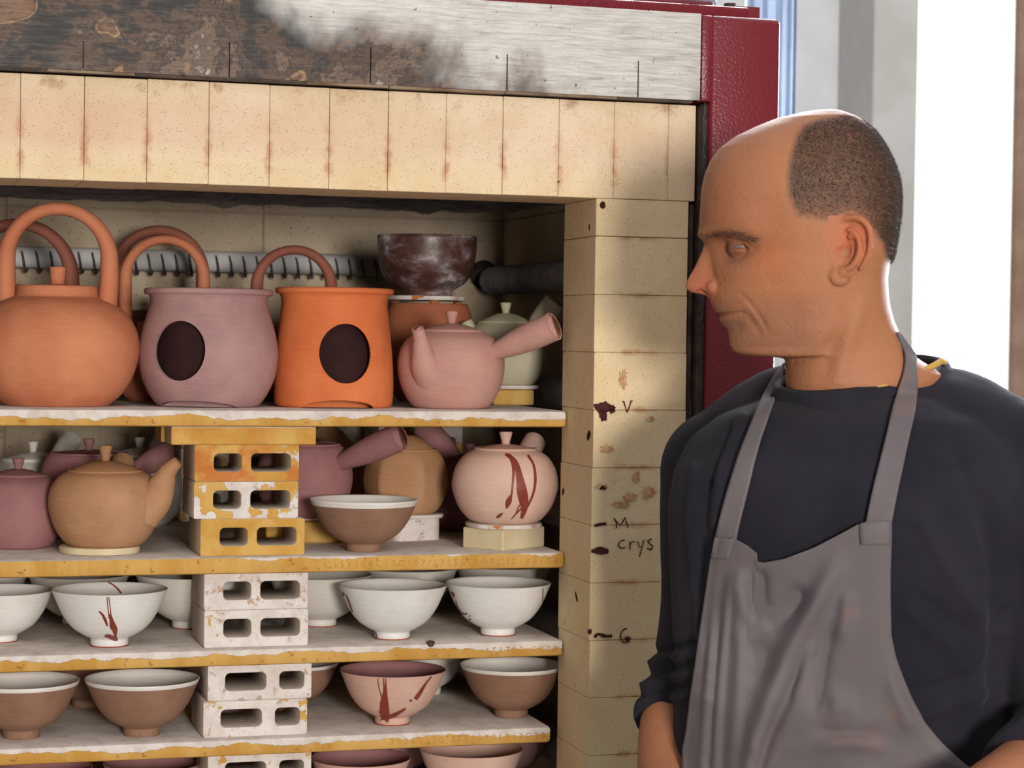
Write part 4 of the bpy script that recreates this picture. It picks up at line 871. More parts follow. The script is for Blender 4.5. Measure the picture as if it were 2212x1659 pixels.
for sd in (1, -1):
    parts.append(ellip(head3(EYE[0], EYE[1], EYE[2]*sd), (.0135, .0146, .0137)))
    parts.append(ellip(head3(246, 1074, 13.0*sd), (.0105, .0064, .0078)))           # wing of the nose
    # ear: thin plate, rim, inner fold, lobe
    EO = [(822, 770), (838, 738), (872, 716), (912, 708), (955, 713), (992, 738), (1014, 778), (1024, 832), (1018, 890), (1000, 946), (974, 992), (945, 1022), (918, 1034), (890, 1044), (862, 1058), (840, 1062), (827, 1046), (822, 1000), (822, 930), (820, 850)]
    def ev(cx, cy, h=0): return (66+max(0, cx-815)*MMC*.50+h)*sd
    ctr = (910, 880); pv = []; n = len(EO)
    for h in (-2.2, .2):
        for cx, cy in EO: pv.append(head3(ctr[0]+(cx-ctr[0])*.97, ctr[1]+(cy-ctr[1])*.97, ev(cx, cy, h)))
    pf = [tuple(range(n))[::-1], tuple(range(n, 2*n))]+[(i, (i+1) % n, n+(i+1) % n, n+i) for i in range(n)]
    parts.append((pv, pf))
    P3 = lambda L, h: bez([head3(cx, cy, ev(cx, cy, h)) for cx, cy in L], 5)
    helix = [(872, 872), (842, 850), (830, 800), (848, 750), (884, 722), (925, 715), (966, 726), (998, 758), (1012, 805), (1013, 860), (1003, 912), (985, 958), (960, 996)]
    p_ = P3(helix, 2.4); parts.append(tube(p_, list(np.interp(np.linspace(0, 1, len(p_)), [0, .12, .5, .85, 1], [.0016, .0026, .0031, .0027, .0022])), 12))
    anti = [(895, 778), (930, 790), (955, 830), (962, 880), (950, 930), (925, 968), (900, 990)]
    p_ = P3(anti, 2.6); parts.append(tube(p_, list(np.interp(np.linspace(0, 1, len(p_)), [0, .5, 1], [.0018, .0034, .0032])), 12))
    p_ = P3([(905, 820), (935, 812), (956, 838)], 1.8); parts.append(tube(p_, .0024, 10))
    parts.append(ellip(head3(836, 930, ev(838, 930, 1.0)), (.0060, .0036, .0095)))     # tragus
    parts.append(ellip(head3(888, 1000, ev(888, 996, 1.2)), (.0058, .0036, .0055)))   # antitragus
    parts.append(ellip(head3(866, 1020, ev(866, 1020, .2)), (.0098, .0036, .0098)))    # lobe
    parts.append(ellip(head3(850, 900, 60*sd), (.010, .010, .022)))                    # root of the ear
HV, HF = join(*parts)
head = remesh(HV, HF, .00125, 5, .5)
# sculpt: creases and soft forms, given on the measured side view
co = np.empty(len(head.vertices)*3); head.vertices.foreach_get('co', co); co = co.reshape(-1, 3)
no = np.empty(len(head.vertices)*3); head.vertices.foreach_get('normal', no); no = no.reshape(-1, 3)
def to_side(P):
    d = P-np.array(CAM); vv = (B0-d@np.array(FW))*1000
    Q = P+np.outer(vv/1000, np.array(FW)); d = Q-np.array(CAM); z = d@np.array(fwd)
    x = 1106+FPX*(d@np.array(rgt))/z; y = 829.5-FPX*(d@np.array(upv))/z
    return (x-1450)*2.553, (y-200)*2.553, vv
CX, CY, VV = to_side(co); AV = np.abs(VV)
def dline(L):
    d = np.full(len(CX), 1e9); tt = np.zeros(len(CX)); L = np.array(L, float); cum = 0; tot = np.hypot(*(L[1:]-L[:-1]).T).sum()
    for a, b in zip(L[:-1], L[1:]):
        ab = b-a; l2 = ab@ab; t = np.clip(((CX-a[0])*ab[0]+(CY-a[1])*ab[1])/l2, 0, 1); q = np.hypot(CX-a[0]-t*ab[0], CY-a[1]-t*ab[1])
        m = q < d; d[m] = q[m]; tt[m] = (cum+t[m]*math.sqrt(l2))/tot; cum += math.sqrt(l2)
    return d*MMC, tt
disp = np.zeros(len(CX))
faceside = (AV > 6)
def groove(L, sig, depth, lo=0, hi=200, taper=True):
    global disp
    d, t = dline(L); k = np.sin(np.clip(t, .02, .98)*PI)**.5 if taper else 1
    disp += -depth*k*np.exp(-(d/sig)**2)*((AV > lo) & (AV < hi))
def lump(cx, cy, v, sig, h): 
    global disp
    disp += h*np.exp(-(((CX-cx)*MMC)**2+((CY-cy)*MMC)**2+(AV-v)**2)/sig**2)
groove([(362, 1122), (400, 1160), (440, 1215), (470, 1262), (505, 1325)], 2.2, 1.5, 12)        # cheek fold
groove([(395, 1215), (425, 1270), (452, 1310), (470, 1345)], 4.0, 1.5, 12)                       # fold below the mouth corner
groove([(395, 1165), (425, 1215), (450, 1265)], 4.0, -1.6, 12)
groove([(245, 1222), (300, 1222), (340, 1217), (372, 1216)], 1.1, 1.7, 0, 200, False)             # mouth
groove([(268, 1246), (320, 1246), (350, 1236)], 3.0, -1.1, 0)                                     # lower lip
groove([(330, 1290), (380, 1300)], 4.5, 1.2, 0)
groove([(272, 1030), (296, 1060), (290, 1104)], 2.6, .8, 8, 30)                                  # wing crease
lump(160, 1103, 6.5, 4.0, -4.5); lump(180, 1106, 6.5, 3.4, -3.0)                                  # nostril
lump(480, 700, 66, 18, -2.6); lump(600, 1230, 60, 20, -2.2); lump(700, 1330, 58, 13, 1.6)
groove([(1010, 1120), (950, 1300), (890, 1480), (850, 1620)], 8, -2.8, 15)                        # neck tendon
groove([(900, 1180), (850, 1350), (800, 1560)], 8, 2.2, 15)
groove([(640, 1440), (760, 1400), (840, 1300), (870, 1180)], 9, -1.2, 20)                         # jaw edge
groove([(640, 1490), (780, 1445), (880, 1340)], 7, 1.6, 20)
lump(888, 905, 74, 6.5, -3.2); lump(905, 880, 74, 5, -1.5)
# eyelids: slit and folds
eyeL = [(296, 868), (330, 861), (362, 861), (394, 874)]
groove(eyeL, 1.7, 4.2, 14, 48); groove([(290, 842), (330, 832), (372, 836), (410, 858)], 1.3, 1.3, 12, 52); groove([(300, 896), (345, 910), (395, 905)], 2.2, 1.0, 12, 52)
groove([(405, 880), (440, 890)], 1.6, .7, 25); groove([(405, 868), (445, 866)], 1.6, .7, 25)
disp += np.where((CY < 700) & (CX < 620), .35*np.sin(CY*MMC*.55+.02*CX)*np.exp(-((CX-420)/220)**2)*np.exp(-((CY-560)/120)**2), 0)
co2 = co+no*disp[:, None]/1000
head.vertices.foreach_set('co', co2.ravel()); head.update()
# body under the clothes: trunk, arms and hands, legs
def Q(x, y, b): return Mb(x, y, b)
LAT = RT*math.cos(math.radians(20))-FW*math.sin(math.radians(20)); FAC = -RT*math.sin(math.radians(20))-FW*math.cos(math.radians(20))
def loft(secs, seg=48, n=2.3):
    V = []; Fc = []
    for c, hw, hd in secs:
        for k in range(seg):
            t = 2*PI*k/seg; cc, ss = math.cos(t), math.sin(t)
            V.append(c+LAT*(hw*math.copysign(abs(cc)**(2/n), cc))+FAC*(hd*math.copysign(abs(ss)**(2/n), ss)))
    for i in range(len(secs)-1):
        for k in range(seg): a = i*seg+k; b = i*seg+(k+1) % seg; Fc.append((a, b, b+seg, a+seg))
    Fc.append(tuple(range(seg))[::-1]); Fc.append(tuple(range((len(secs)-1)*seg, len(secs)*seg))); return V, Fc
def torso(s, zlow=None):
    secs = [(Q(1842, 846, 2.005), .056, .060), (Q(1848, 866, 2.005), .085, .078), (Q(1856, 900, 2.0), .125, .096), (Q(1860, 950, 2.0), .155, .110), (Q(1858, 1020, 1.995), .168, .122), (Q(1850, 1110, 1.995), .170, .126), (Q(1836, 1230, 2.0), .163, .124), (Q(1826, 1360, 2.005), .156, .120), (Q(1820, 1500, 2.01), .152, .118), (Q(1818, 1640, 2.03), .156, .118), (Q(1818, 1780, 2.03), .168, .124), (Q(1818, 1900, 2.03), .172, .122)]
    return loft([(c, hw+s, hd+s) for c, hw, hd in secs])
SHR = [Q(1850, 890, 2.05), Q(1700, 912, 2.08), Q(1562, 1018, 2.10)]        # picture-left shoulder
SHL = [Q(1880, 900, 2.04), Q(2050, 942, 1.98), Q(2190, 1020, 1.95)]
ARR = [Q(1562, 1018, 2.10), Q(1556, 1110, 2.12), Q(1548, 1260, 2.13), Q(1532, 1400, 2.13), Q(1500, 1490, 2.11), Q(1462, 1570, 2.07), Q(1448, 1680, 2.02), Q(1475, 1810, 1.93)]
RRR = [.060, .058, .052, .050, .047, .043, .037, .028]
ARL = [Q(2190, 1020, 1.95), Q(2226, 1110, 1.945), Q(2262, 1290, 1.94), Q(2290, 1440, 1.93), Q(2312, 1585, 1.90), Q(2240, 1668, 1.83), Q(2130, 1735, 1.78), Q(1985, 1815, 1.77)]
RRL = [.062, .060, .055, .051, .047, .044, .038, .028]
def limb(P, R, s=0, n=4, upto=None):
    p = bez(P, n); r = list(np.interp(np.linspace(0, len(R)-1, len(p)), range(len(R)), R)); m = upto or len(p)
    return tube(p[:m], [q+s for q in r[:m]], 24)
def hand(w, d, side, curl):
    """palm and five bent fingers from the wrist w along d"""
    d = d.normalized(); up = (UP-d*UP.dot(d)).normalized(); lt = d.cross(up)*side; out = []
    pc = w+d*.045; out.append(ellip(pc, (.050, .014, .040), ax=(d, lt, up)))
    for i, (o, L, r) in enumerate(((-.030, .060, .0078), (-.011, .074, .0085), (.009, .080, .0088), (.028, .072, .0085))):
        a = w+d*.078+up*o; b = a+d*(L*.45); c = b+(d*math.cos(curl)+lt*math.sin(curl))*(L*.32); e = c+(d*math.cos(curl*2)+lt*math.sin(curl*2))*(L*.25)
        out.append(tube([a-d*.03, a, b, c, e], [r, r, r*.95, r*.9, r*.7], 10))
    a = w+d*.018+up*.026; b = a+up*.026+d*.022+lt*.006; c = b+d*.026+up*.010+lt*.010
    out.append(tube([a-d*.005, a, b, c], [.011, .0105, .0095, .007], 10)); return out
BPt = [torso(-.012), limb(ARR, RRR, -.006), limb(ARL, RRL, -.006), limb(SHR, [.05, .055, .056], -.008), limb(SHL, [.05, .055, .058], -.008), ellip(ARR[0], (.048,)*3), ellip(ARL[0], (.052,)*3)]
BPt += hand(ARR[-1], Q(1560, 1900, 1.86)-ARR[-1], 1, .5)+hand(ARL[-1], Q(1870, 1870, 1.78)-ARL[-1], -1, .5)
hip = Q(1818, 1880, 2.03); base = Vector((hip.x, hip.y, 0))
legs = []
for s in (-1, 1):
    h0 = hip+LAT*(.088*s); k0 = Vector((hip.x, hip.y, .50))+LAT*(.105*s)+FAC*.015; a0 = Vector((hip.x, hip.y, .09))+LAT*(.115*s)
    legs.append((h0, k0, a0)); BPt.append(limb([h0, (h0+k0)/2, k0, (k0+a0)/2+FAC*-.015, a0], [.085, .076, .056, .052, .040], 0))
trunk = remesh(*join(*BPt), .005, 4)
def arrs(me):
    v = np.empty(len(me.vertices)*3); me.vertices.foreach_get('co', v); return v.reshape(-1, 3), [tuple(p.vertices) for p in me.polygons]
hv, hf = arrs(head); tv, tf = arrs(trunk)
allv = np.vstack([hv, tv]); allf = hf+[tuple(i+len(hv) for i in f) for f in tf]
from mathutils import noise as mnoise
def inpoly(L, x, y):
    L = np.array(L, float); r = np.zeros(len(x), bool)
    for (x1, y1), (x2, y2) in zip(L, np.roll(L, -1, 0)):
        c = ((y1 > y) != (y2 > y)); xi = (x2-x1)*(y-y1)/((y2-y1) if y2 != y1 else 1e-9)+x1; r ^= c & (x < xi)
    return r
HAIR = [(1010, 60), (930, 130), (850, 158), (760, 178), (690, 205), (645, 260), (618, 330), (596, 410), (584, 500), (590, 590), (612, 660), (640, 712), (700, 716), (760, 726), (812, 742), (850, 712), (920, 690), (990, 716), (1040, 772), (1075, 815), (1108, 850), (1128, 900), (1150, 935), (1190, 950), (1300, 960), (1340, 500), (1250, 200), (1120, 60)]
CX, CY, VV = to_side(hv); AV = np.abs(VV)
ins = inpoly(HAIR, CX, CY); dl, _ = dline(HAIR+[HAIR[0]]); sgn = np.where(ins, dl, -dl)
# the bald crown: no hair near the top middle line
crown = np.clip((AV-30)/16, 0, 1)+np.clip((CX-980)/120, 0, 1); hmask = np.clip((sgn+2.5)/7, 0, 1)*np.clip(crown, 0, 1)
hmask *= np.where(np.abs(CX-920) < 118, np.where((CY > 700) & (CY < 1070) & (AV > 74), 0, 1), 1)
low = np.clip((CY-560)/230, 0, 1)*np.clip((1120-CX)/160, 0, 1); hden = hmask*(1-.62*low)
L3 = lambda c: np.array(lin(c)[:3])
col = np.tile(L3((168, 113, 80)), (len(hv), 1)).astype(float)
def blend(w, c):
    global col
    w = np.clip(w, 0, 1)[:, None]; col = col*(1-w)+L3(c)*w
g = lambda cx, cy, s: np.exp(-(((CX-cx)**2+(CY-cy)**2)*MMC**2)/s**2)
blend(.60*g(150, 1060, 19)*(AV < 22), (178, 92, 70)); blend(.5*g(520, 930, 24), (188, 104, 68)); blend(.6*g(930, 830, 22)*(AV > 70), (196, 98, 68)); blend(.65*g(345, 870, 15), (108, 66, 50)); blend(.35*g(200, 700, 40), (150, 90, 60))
lipm = np.clip(1-np.abs(CY-1238)/24, 0, 1)*np.clip((372-CX)/60, 0, 1)*(CY > 1200); blend(.7*lipm, (176, 98, 84))
stub = np.clip((CY-1130)/120, 0, 1)*np.clip((1480-CY)/60, 0, 1)*np.clip((820-CX)/120, 0, 1); blend(.28*stub, (128, 100, 88))
blend(.80*np.clip(hden*1.2, 0, 1), (78, 64, 58))
dbr, tbr = dline([(188, 792), (250, 780), (330, 796), (420, 830)]); blend(.55*np.exp(-(dbr/3.2)**2)*(AV > 8)*(AV < 60), (92, 64, 50))
colA = np.vstack([col, np.tile(L3((166, 110, 78)), (len(tv), 1))])
def skin():
    t = NT('skin'); a = t.n('ShaderNodeAttribute', attribute_name='tone'); n = t.noise(40, 4, .6); f = t.noise(700, 3, .6)
    c = t.mix(t.math('MULTIPLY', t.step(n, .4, .7), .22), a.outputs['Color'], lin((150, 92, 62)))
    sp = t.step(t.noise(300, 2, .5), .70, .76); c = t.mix(t.math('MULTIPLY', sp, .28), c, lin((110, 70, 54)))
    t.b.inputs['Subsurface Weight'].default_value = .12; t.b.inputs['Subsurface Radius'].default_value = (.008, .003, .0015); t.b.inputs['Subsurface Scale'].default_value = .5
    return t.out(c, .56, t.bump(t.math('ADD', t.math('MULTIPLY', t.noise(170, 4, .65), 1.6), f), .0008, .6), .34)
M['skin'] = skin()
me = bpy.data.meshes.new('person'); me.from_pydata((allv-np.array(base)).tolist(), [], allf); finish_mesh(me, M['skin'], True)
ca = me.color_attributes.new('tone', 'FLOAT_COLOR', 'POINT'); ca.data.foreach_set('color', np.hstack([colA, np.ones((len(colA), 1))]).ravel())
person = bpy.data.objects.new('person', me); person.location = base; link(person, None, base)
tag(person, 'balding man in dark long-sleeved shirt and grey apron looking into the kiln', 'person')
# hair
def strands(name, P, N, L, dirn, w, mat):
    n = len(P); T = N*.9+dirn; T /= np.linalg.norm(T, axis=1)[:, None]
    S_ = np.cross(T, RNG.normal(size=(n, 3))); S_ /= np.linalg.norm(S_, axis=1)[:, None]
    b0 = P-N*.0004; V = np.stack([b0-S_*w, b0+S_*w, b0+T*L[:, None]*.55+S_*w*.8, b0+T*L[:, None]*.55-S_*w*.8, b0+(T*L[:, None])+dirn*.25*L[:, None]], 1).reshape(-1, 3)
    i = np.arange(n)*5; Fq = [f for k in i for f in ((k, k+1, k+2, k+3), (k+3, k+2, k+4))]
    o = mk(name, V, Fq, mat, person, True); return o
nrm = np.empty(len(me.vertices)*3); me.vertices.foreach_get('normal', nrm); nrm = nrm.reshape(-1, 3)[:len(hv)]
pr = hden.copy(); pr[pr < .02] = 0
idx = RNG.choice(len(hv), 46000, p=pr/pr.sum()); Pp = hv[idx]+RNG.normal(0, .0006, (len(idx), 3)); Nn = nrm[idx]; Pp -= Nn*np.sum((Pp-hv[idx])*Nn, 1)[:, None]
Ld = .0034*np.clip(hmask[idx], .35, 1)*(1-.35*low[idx])*RNG.uniform(.7, 1.25, len(idx))
dr_ = np.array(RT)*.35-np.array(UP)*.45+RNG.normal(0, .22, (len(idx), 3))
def hairmat(name, c1, c2):
    t = NT(name); return t.out(t.mix(t.noise(300, 2), lin(c1), lin(c2)), .5, None, .4)
M['hair'] = hairmat('dark_hair', (46, 36, 32), (84, 70, 62))
tag(strands('hair', Pp, Nn, Ld, dr_, .00013, M['hair']), 'very short dark hair cropped around a bald crown', kind='stuff')
w_ = np.exp(-(dbr/2.6)**2)*(AV > 9)*(AV < 58)*(CX < 460)*(np.sum(nrm*-np.array(RT), 1) > -.2); idx = RNG.choice(len(hv), 520, p=w_/w_.sum())
tag(strands('eyebrows', hv[idx], nrm[idx]*.35, np.full(520, .0062), np.array(RT)*.75+np.outer(np.sign(VV[idx]), -np.array(FW))*.35+RNG.normal(0, .15, (520, 3)), .00014, M['hair']), 'thin dark eyebrows', kind='stuff')

M['eyew'] = simple('eye_white', (100, 94, 96), (112, 106, 108), 30, .45, .05, 100, .3); M['iris'] = simple('iris', (60, 70, 84), (84, 96, 112), 400, .15, .05, 100, .5)
for sd in (1, -1):
    c = head3(EYE[0], EYE[1], EYE[2]*sd); e = mk('eye', *ellip(c, (.0120,)*3, 18), M['eyew'], person)
    g_ = (-RT*.93-FW*.20*1+UP*-.16).normalized(); s_ = g_.cross(UP).normalized(); u_ = s_.cross(g_)
    mk('iris', *ellip(c+g_*.0088, (.0036, .0056, .0056), 12, (g_, s_, u_)), M['iris'], e)

# ------------------------------------------------------------------ clothes
def fabric(name, c1, c2, stains=None, rib=900, bump=.5):
    t = NT(name); n = t.noise(9, 4, .6); c = t.mix(t.step(n, .35, .68), lin(c1), lin(c2))
    if stains:
        for sc_, th, cl, k in stains: c = t.mix(t.math('MULTIPLY', t.step(t.noise(sc_, 3, .6), th, th+.05), k), c, lin(cl))
    w = t.n('ShaderNodeTexWave'); w.inputs['Scale'].default_value = rib; w.bands_direction = 'X'; mp = t.n('ShaderNodeMapping'); mp.inputs['Rotation'].default_value[2] = .9; t.l(t.tc.outputs['Object'], mp.inputs[0]); t.l(mp.outputs[0], w.inputs[0])
    h = t.math('ADD', t.noise(1400, 2, .6), t.math('MULTIPLY', w.outputs['Fac'], .35)); t.b.inputs['Sheen Weight'].default_value = .06; t.b.inputs['Sheen Roughness'].default_value = .5
    return t.out(c, .95, t.bump(h, .0006, bump), .1)
M['shirt'] = fabric('dark_navy_knit', (36, 34, 43), (45, 42, 52), [(55, .74, (110, 104, 104), .10), (330, .775, (210, 200, 190), .9)], 500)
M['apron'] = fabric('grey_apron_cotton', (104, 97, 101), (116, 109, 113), [(14, .60, (122, 98, 90), .35), (210, .775, (220, 214, 208), .9)], 1500, .3)
M['yellow'] = fabric('yellow_undershirt_cotton', (196, 150, 66), (206, 164, 84))
M['jeans'] = fabric('dark_trouser_cotton', (40, 44, 58), (52, 56, 70)); M['shoe'] = simple('brown_shoe_leather', (60, 44, 36), (74, 56, 46), 20, .5)
parts = [torso(.008), limb(ARR, RRR, .004, 4, 21), limb(ARL, RRL, .004, 4, 22), limb(SHR, [.050, .057, .062]), limb(SHL, [.050, .058, .064]), ellip(ARR[0], (.0645,)*3), ellip(ARL[0], (.0665,)*3)]
# trapezius slope up to the collar
parts.append(limb([Q(1770, 850, 2.045), Q(1700, 868, 2.07), Q(1640, 915, 2.09)], [.028, .036, .045])); parts.append(limb([Q(1960, 846, 2.03), Q(2070, 878, 1.985), Q(2140, 940, 1.96)], [.026, .034, .045]))
sh = remesh(*join(*parts), .0038, 14, .6)
v, f = arrs(sh); n_ = np.empty(len(sh.vertices)*3); sh.vertices.foreach_get('normal', n_); n_ = n_.reshape(-1, 3)
d = v-np.array(CAM); z = d@np.array(fwd); px = 1106+FPX*(d@np.array(rgt))/z; py = 829.5-FPX*(d@np.array(upv))/z
ds = np.zeros(len(v))
def pline(L):
    q = np.full(len(px), 1e9); L = np.array(L, float)
    for a, b in zip(L[:-1], L[1:]):
        ab = b-a; t = np.clip(((px-a[0])*ab[0]+(py-a[1])*ab[1])/(ab@ab), 0, 1); q = np.minimum(q, np.hypot(px-a[0]-t*ab[0], py-a[1]-t*ab[1]))
    return q
def fold(L, s, h): global ds; ds += h*np.exp(-(pline(L)/s)**2)
# folds that hang from the shoulder and bunch at the elbows
fold([(1500, 1010), (1490, 1120), (1500, 1260), (1520, 1400)], 11, .004); fold([(1530, 1040), (1520, 1160), (1505, 1300)], 9, -.003); fold([(1600, 900), (1560, 1000), (1545, 1130)], 12, .004); fold([(1575, 930), (1530, 1050)], 9, -.003)
fold([(2130, 1080), (2150, 1220), (2152, 1400), (2140, 1520)], 17, -.006); fold([(2060, 960), (2100, 1060), (2135, 1180)], 16, -.004); fold([(1990, 1130), (2060, 1250), (2120, 1340)], 18, .0045); fold([(1960, 1320), (2050, 1390), (2110, 1480)], 20, .004); fold([(1990, 1290), (2080, 1360)], 12, -.003)
fold([(1960, 1560), (2050, 1520), (2140, 1500)], 16, .005); fold([(1950, 1500), (2050, 1475), (2130, 1440)], 12, -.003); fold([(2170, 1330), (2212, 1290)], 10, -.003); fold([(2165, 1370), (2212, 1350)], 10, .003)
for k, y in enumerate((1395, 1418, 1440, 1462, 1484, 1508)): fold([(1380, y+18), (1430, y+8), (1490, y-6), (1540, y+2)], 6.5, .0042 if k % 2 else -.0042)
nz = np.array([mnoise.noise(Vector((p[0]*9, p[1]*9, p[2]*5))) for p in v]); nz2 = np.array([mnoise.noise(Vector((p[0]*26, p[1]*26, p[2]*17))) for p in v]); ds += .0035*nz+.0011*nz2
vs_ = v+n_*ds[:, None]; sh.vertices.foreach_set('co', vs_.ravel()); sh.update()
shirt = mkm('shirt', sh, M['shirt'], person); tag(shirt, 'dark navy knitted long-sleeved shirt with pushed-up sleeves')
sv, sf = arrs(sh); bvS = BVHTree.FromPolygons([Vector(p)+base for p in sv.tolist()], sf)
bvA = BVHTree.FromPolygons([Vector(p)+base for p in sv.tolist()]+[Vector(p) for p in hv.tolist()], sf+[tuple(i+len(sv) for i in q) for q in hf])
# collar ring: front low, right and back high
def ringpt(t, r=1., dz=0.):
    cr = Q(1836, 812, 1.995); A = Q(2034, 797, 1.99)-cr; Bv = Q(1800, 851, 1.928)-cr
    A2 = Q(1688, 826, 2.02)-cr
    a = A if math.cos(t) > 0 else -A2; p = cr+a*(math.cos(t)*r)+Bv*(math.sin(t)*r); return p+UP*dz
def band(r0_, r1_, z0_, z1_, th_, name, mat, n=72):
    V = []; Fc = []
    for k in range(n):
        t = 2*PI*k/n
        for r, zq in ((r0_, z0_), ((r0_+r1_)/2, (z0_+z1_)/2+.0055), (r1_, z1_), (r1_-.02, z1_-th_), ((r0_+r1_)/2-.01, (z0_+z1_)/2-th_), (r0_-.02, z0_-th_)): V.append(ringpt(t, r, zq))
    for k in range(n):
        a = k*6; b = ((k+1) % n)*6
        for j in range(6): Fc.append((a+j, a+(j+1) % 6, b+(j+1) % 6, b+j))
    return mk(name, V, Fc, mat, shirt)
band(.985, 1.15, .004, -.0105, .006, 'collar', M['shirt'])
V = []; Fc = []; n = 72
ut = mk('undershirt', *tube([ringpt(t, 1.02, float(np.interp(t, [-.2, .15, .7, 1.1, 1.6], [.002, .0095, .0080, .001, -.006]))) for t in np.linspace(-.2, 1.12, 40)], .0030, 8), M['yellow'], person); tag(ut, 'yellow undershirt edge showing at the collar')
# apron bib and skirt draped on the shirt
C3 = lambda L: [(1350+x/2.566, 1100+y/2.566) for x, y in L]
C2 = lambda L: [(1350+x/2.566, 700+y/2.566) for x, y in L]
LE = C3([(500, 155), (475, 270), (450, 440), (420, 640), (390, 850), (360, 1050), (335, 1250), (318, 1330), (318, 1434), (300, 1900), (260, 2900)])
RE = C3([(1477, 62), (1476, 200), (1470, 350), (1470, 500), (1475, 700), (1500, 820), (1540, 930), (1590, 1050), (1660, 1180), (1760, 1300), (1890, 1420), (2050, 1520), (2080, 1900), (2110, 2900)])
TE = C3([(500, 155), (612, 165), (690, 205), (745, 245), (752, 290), (790, 297), (900, 275), (1050, 215), (1180, 145), (1290, 85), (1340, 68), (1477, 62)])
def itp(L, q, ax): return float(np.interp(q, [p[ax] for p in L], [p[1-ax] for p in L]))
PL = lambda L: np.array(L, float)
def pdist(x, y, L):
    best = 1e9; L = PL(L); cum = 0.; bt = 0.
    for a, b in zip(L[:-1], L[1:]):
        ab = b-a; t = max(0, min(1, ((x-a[0])*ab[0]+(y-a[1])*ab[1])/(ab@ab))); q = math.hypot(x-a[0]-t*ab[0], y-a[1]-t*ab[1]); l = math.sqrt(ab@ab)
        if q < best: best = q; bt = cum+t*l
        cum += l
    return best, bt/cum
AF = [(C3([(1230, 190), (1130, 380), (1000, 620), (880, 850), (790, 1080), (720, 1290), (690, 1450)]), 19, .017), (C3([(1010, 420), (900, 560), (760, 640)]), 20, -.012), (C3([(735, 300), (740, 480), (735, 640)]), 15, -.012), (C3([(640, 300), (620, 430), (660, 560), (700, 650)]), 14, .008),
      (C3([(1160, 600), (1100, 800), (1070, 1000), (1040, 1180)]), 14, -.008), (C3([(1010, 760), (920, 1000), (800, 1250), (740, 1434)]), 10, -.012), (C3([(1230, 420), (1220, 600), (1190, 760)]), 12, .006), (C3([(1060, 690), (980, 900), (900, 1100)]), 12, .006),
      (C3([(585, 300), (560, 600), (530, 900), (510, 1200), (500, 1434)]), 7, .006), (C3([(545, 500), (520, 800), (495, 1100), (470, 1434)]), 4, -.004), (C3([(500, 500), (475, 800), (450, 1100), (425, 1434)]), 5, .0045), (C3([(465, 600), (430, 900), (400, 1200)]), 4, -.003), (C3([(600, 420), (640, 800), (620, 1100), (590, 1434)]), 12, .006),
      (C3([(700, 700), (780, 860), (700, 1000)]), 26, -.007), (C3([(1000, 1200), (1200, 1240), (1450, 1230)]), 12, -.004), (C3([(1020, 1320), (1250, 1290), (1500, 1330)]), 12, .005), (C3([(1450, 900), (1520, 1060), (1600, 1200)]), 14, .004), (C3([(1120, 1080), (1300, 1100)]), 20, .005)]
def drape(x, y, off, bv=None, near=1.86):
    d = ray(x, y).normalized(); h = (bv or bvS).ray_cast(CAM, d)
    return h[0], d
ns, ntv = 96, 150; Gd = np.zeros((ntv+1, ns+1)); GP = [[None]*(ns+1) for _ in range(ntv+1)]
for j in range(ntv+1):
    for i in range(ns+1):
        s = i/ns; xt = itp(C3([(0, 0)]), 0, 0) if False else None
        x0t = 1350+(500+977*s)/2.566; yt = itp(TE, x0t, 0); yb_ = 2250.
        t = (j/ntv)**1.25; y = yt+(yb_-yt)*t; xl, xr_ = itp(LE, y, 1), itp(RE, y, 1)
        xl0, xr0 = LE[0][0], RE[0][0]; s2 = s
        x = xl+(xr_-xl)*s2
        GP[j][i] = (x, y); h, d = drape(x, y, 0); Gd[j, i] = (h-CAM).dot(fwd)/1 if h is not None else np.nan
# a cloth does not follow every hollow: smooth the depth, keep it in front of the shirt
for j in range(ntv+1):
    r_ = Gd[j]; ok = ~np.isnan(r_)
    Gd[j] = np.interp(np.arange(ns+1), np.arange(ns+1)[ok], r_[ok]) if ok.any() else Gd[j-1]
G0 = Gd.copy()
for _ in range(40):
    P_ = np.pad(Gd, 1, mode='edge'); Gd = np.minimum((P_[:-2, 1:-1]+P_[2:, 1:-1]+P_[1:-1, :-2]+P_[1:-1, 2:]+Gd*2)/6, G0)
V = []
for j in range(ntv+1):
    for i in range(ns+1):
        x, y = GP[j][i]; hgt = .010
        for L, sg, a in AF:
            q, tq = pdist(x, y, L); a *= smth(tq*3.2+.05)*(1 if L[-1][1] > 1640 else smth((1-tq)*3.2+.05))
            sg *= 1.25
            if q < sg*3: hgt += a*math.exp(-(q/sg)**2)
        if y > 1640: hgt += .006*math.sin(x*.045)*min(1, (y-1640)/200)
        e_ = min(i, ns-i)/6; hgt = max(.0045, hgt); hgt = .0045+(hgt-.0045)*smth(min(1, e_)*.8+.2)
        dd = ray(x, y); V.append(CAM+dd*((Gd[j, i]-hgt)))
Fc = [(j*(ns+1)+i, (j+1)*(ns+1)+i, (j+1)*(ns+1)+i+1, j*(ns+1)+i+1) for j in range(ntv) for i in range(ns)]
def sheet(name, V, Fc, mat, parent, th):
    me = bpy.data.meshes.new(name); off = WL[parent.name]; me.from_pydata([tuple(Vector(p)-off) for p in V], [], Fc)
    o = bpy.data.objects.new('t', me); COL.objects.link(o); m = o.modifiers.new('s', 'SOLIDIFY'); m.thickness = th; m.offset = 0; r = evalmesh(o); bpy.data.objects.remove(o)
    r.name = name; r.materials.clear(); finish_mesh(r, mat, True); o = bpy.data.objects.new(name, r); return link(o, parent)
apron = sheet('apron', V, Fc, M['apron'], person, .0018); tag(apron, 'grey cotton work apron speckled with glaze')
bvP = BVHTree.FromPolygons([Vector(p) for p in V], Fc)
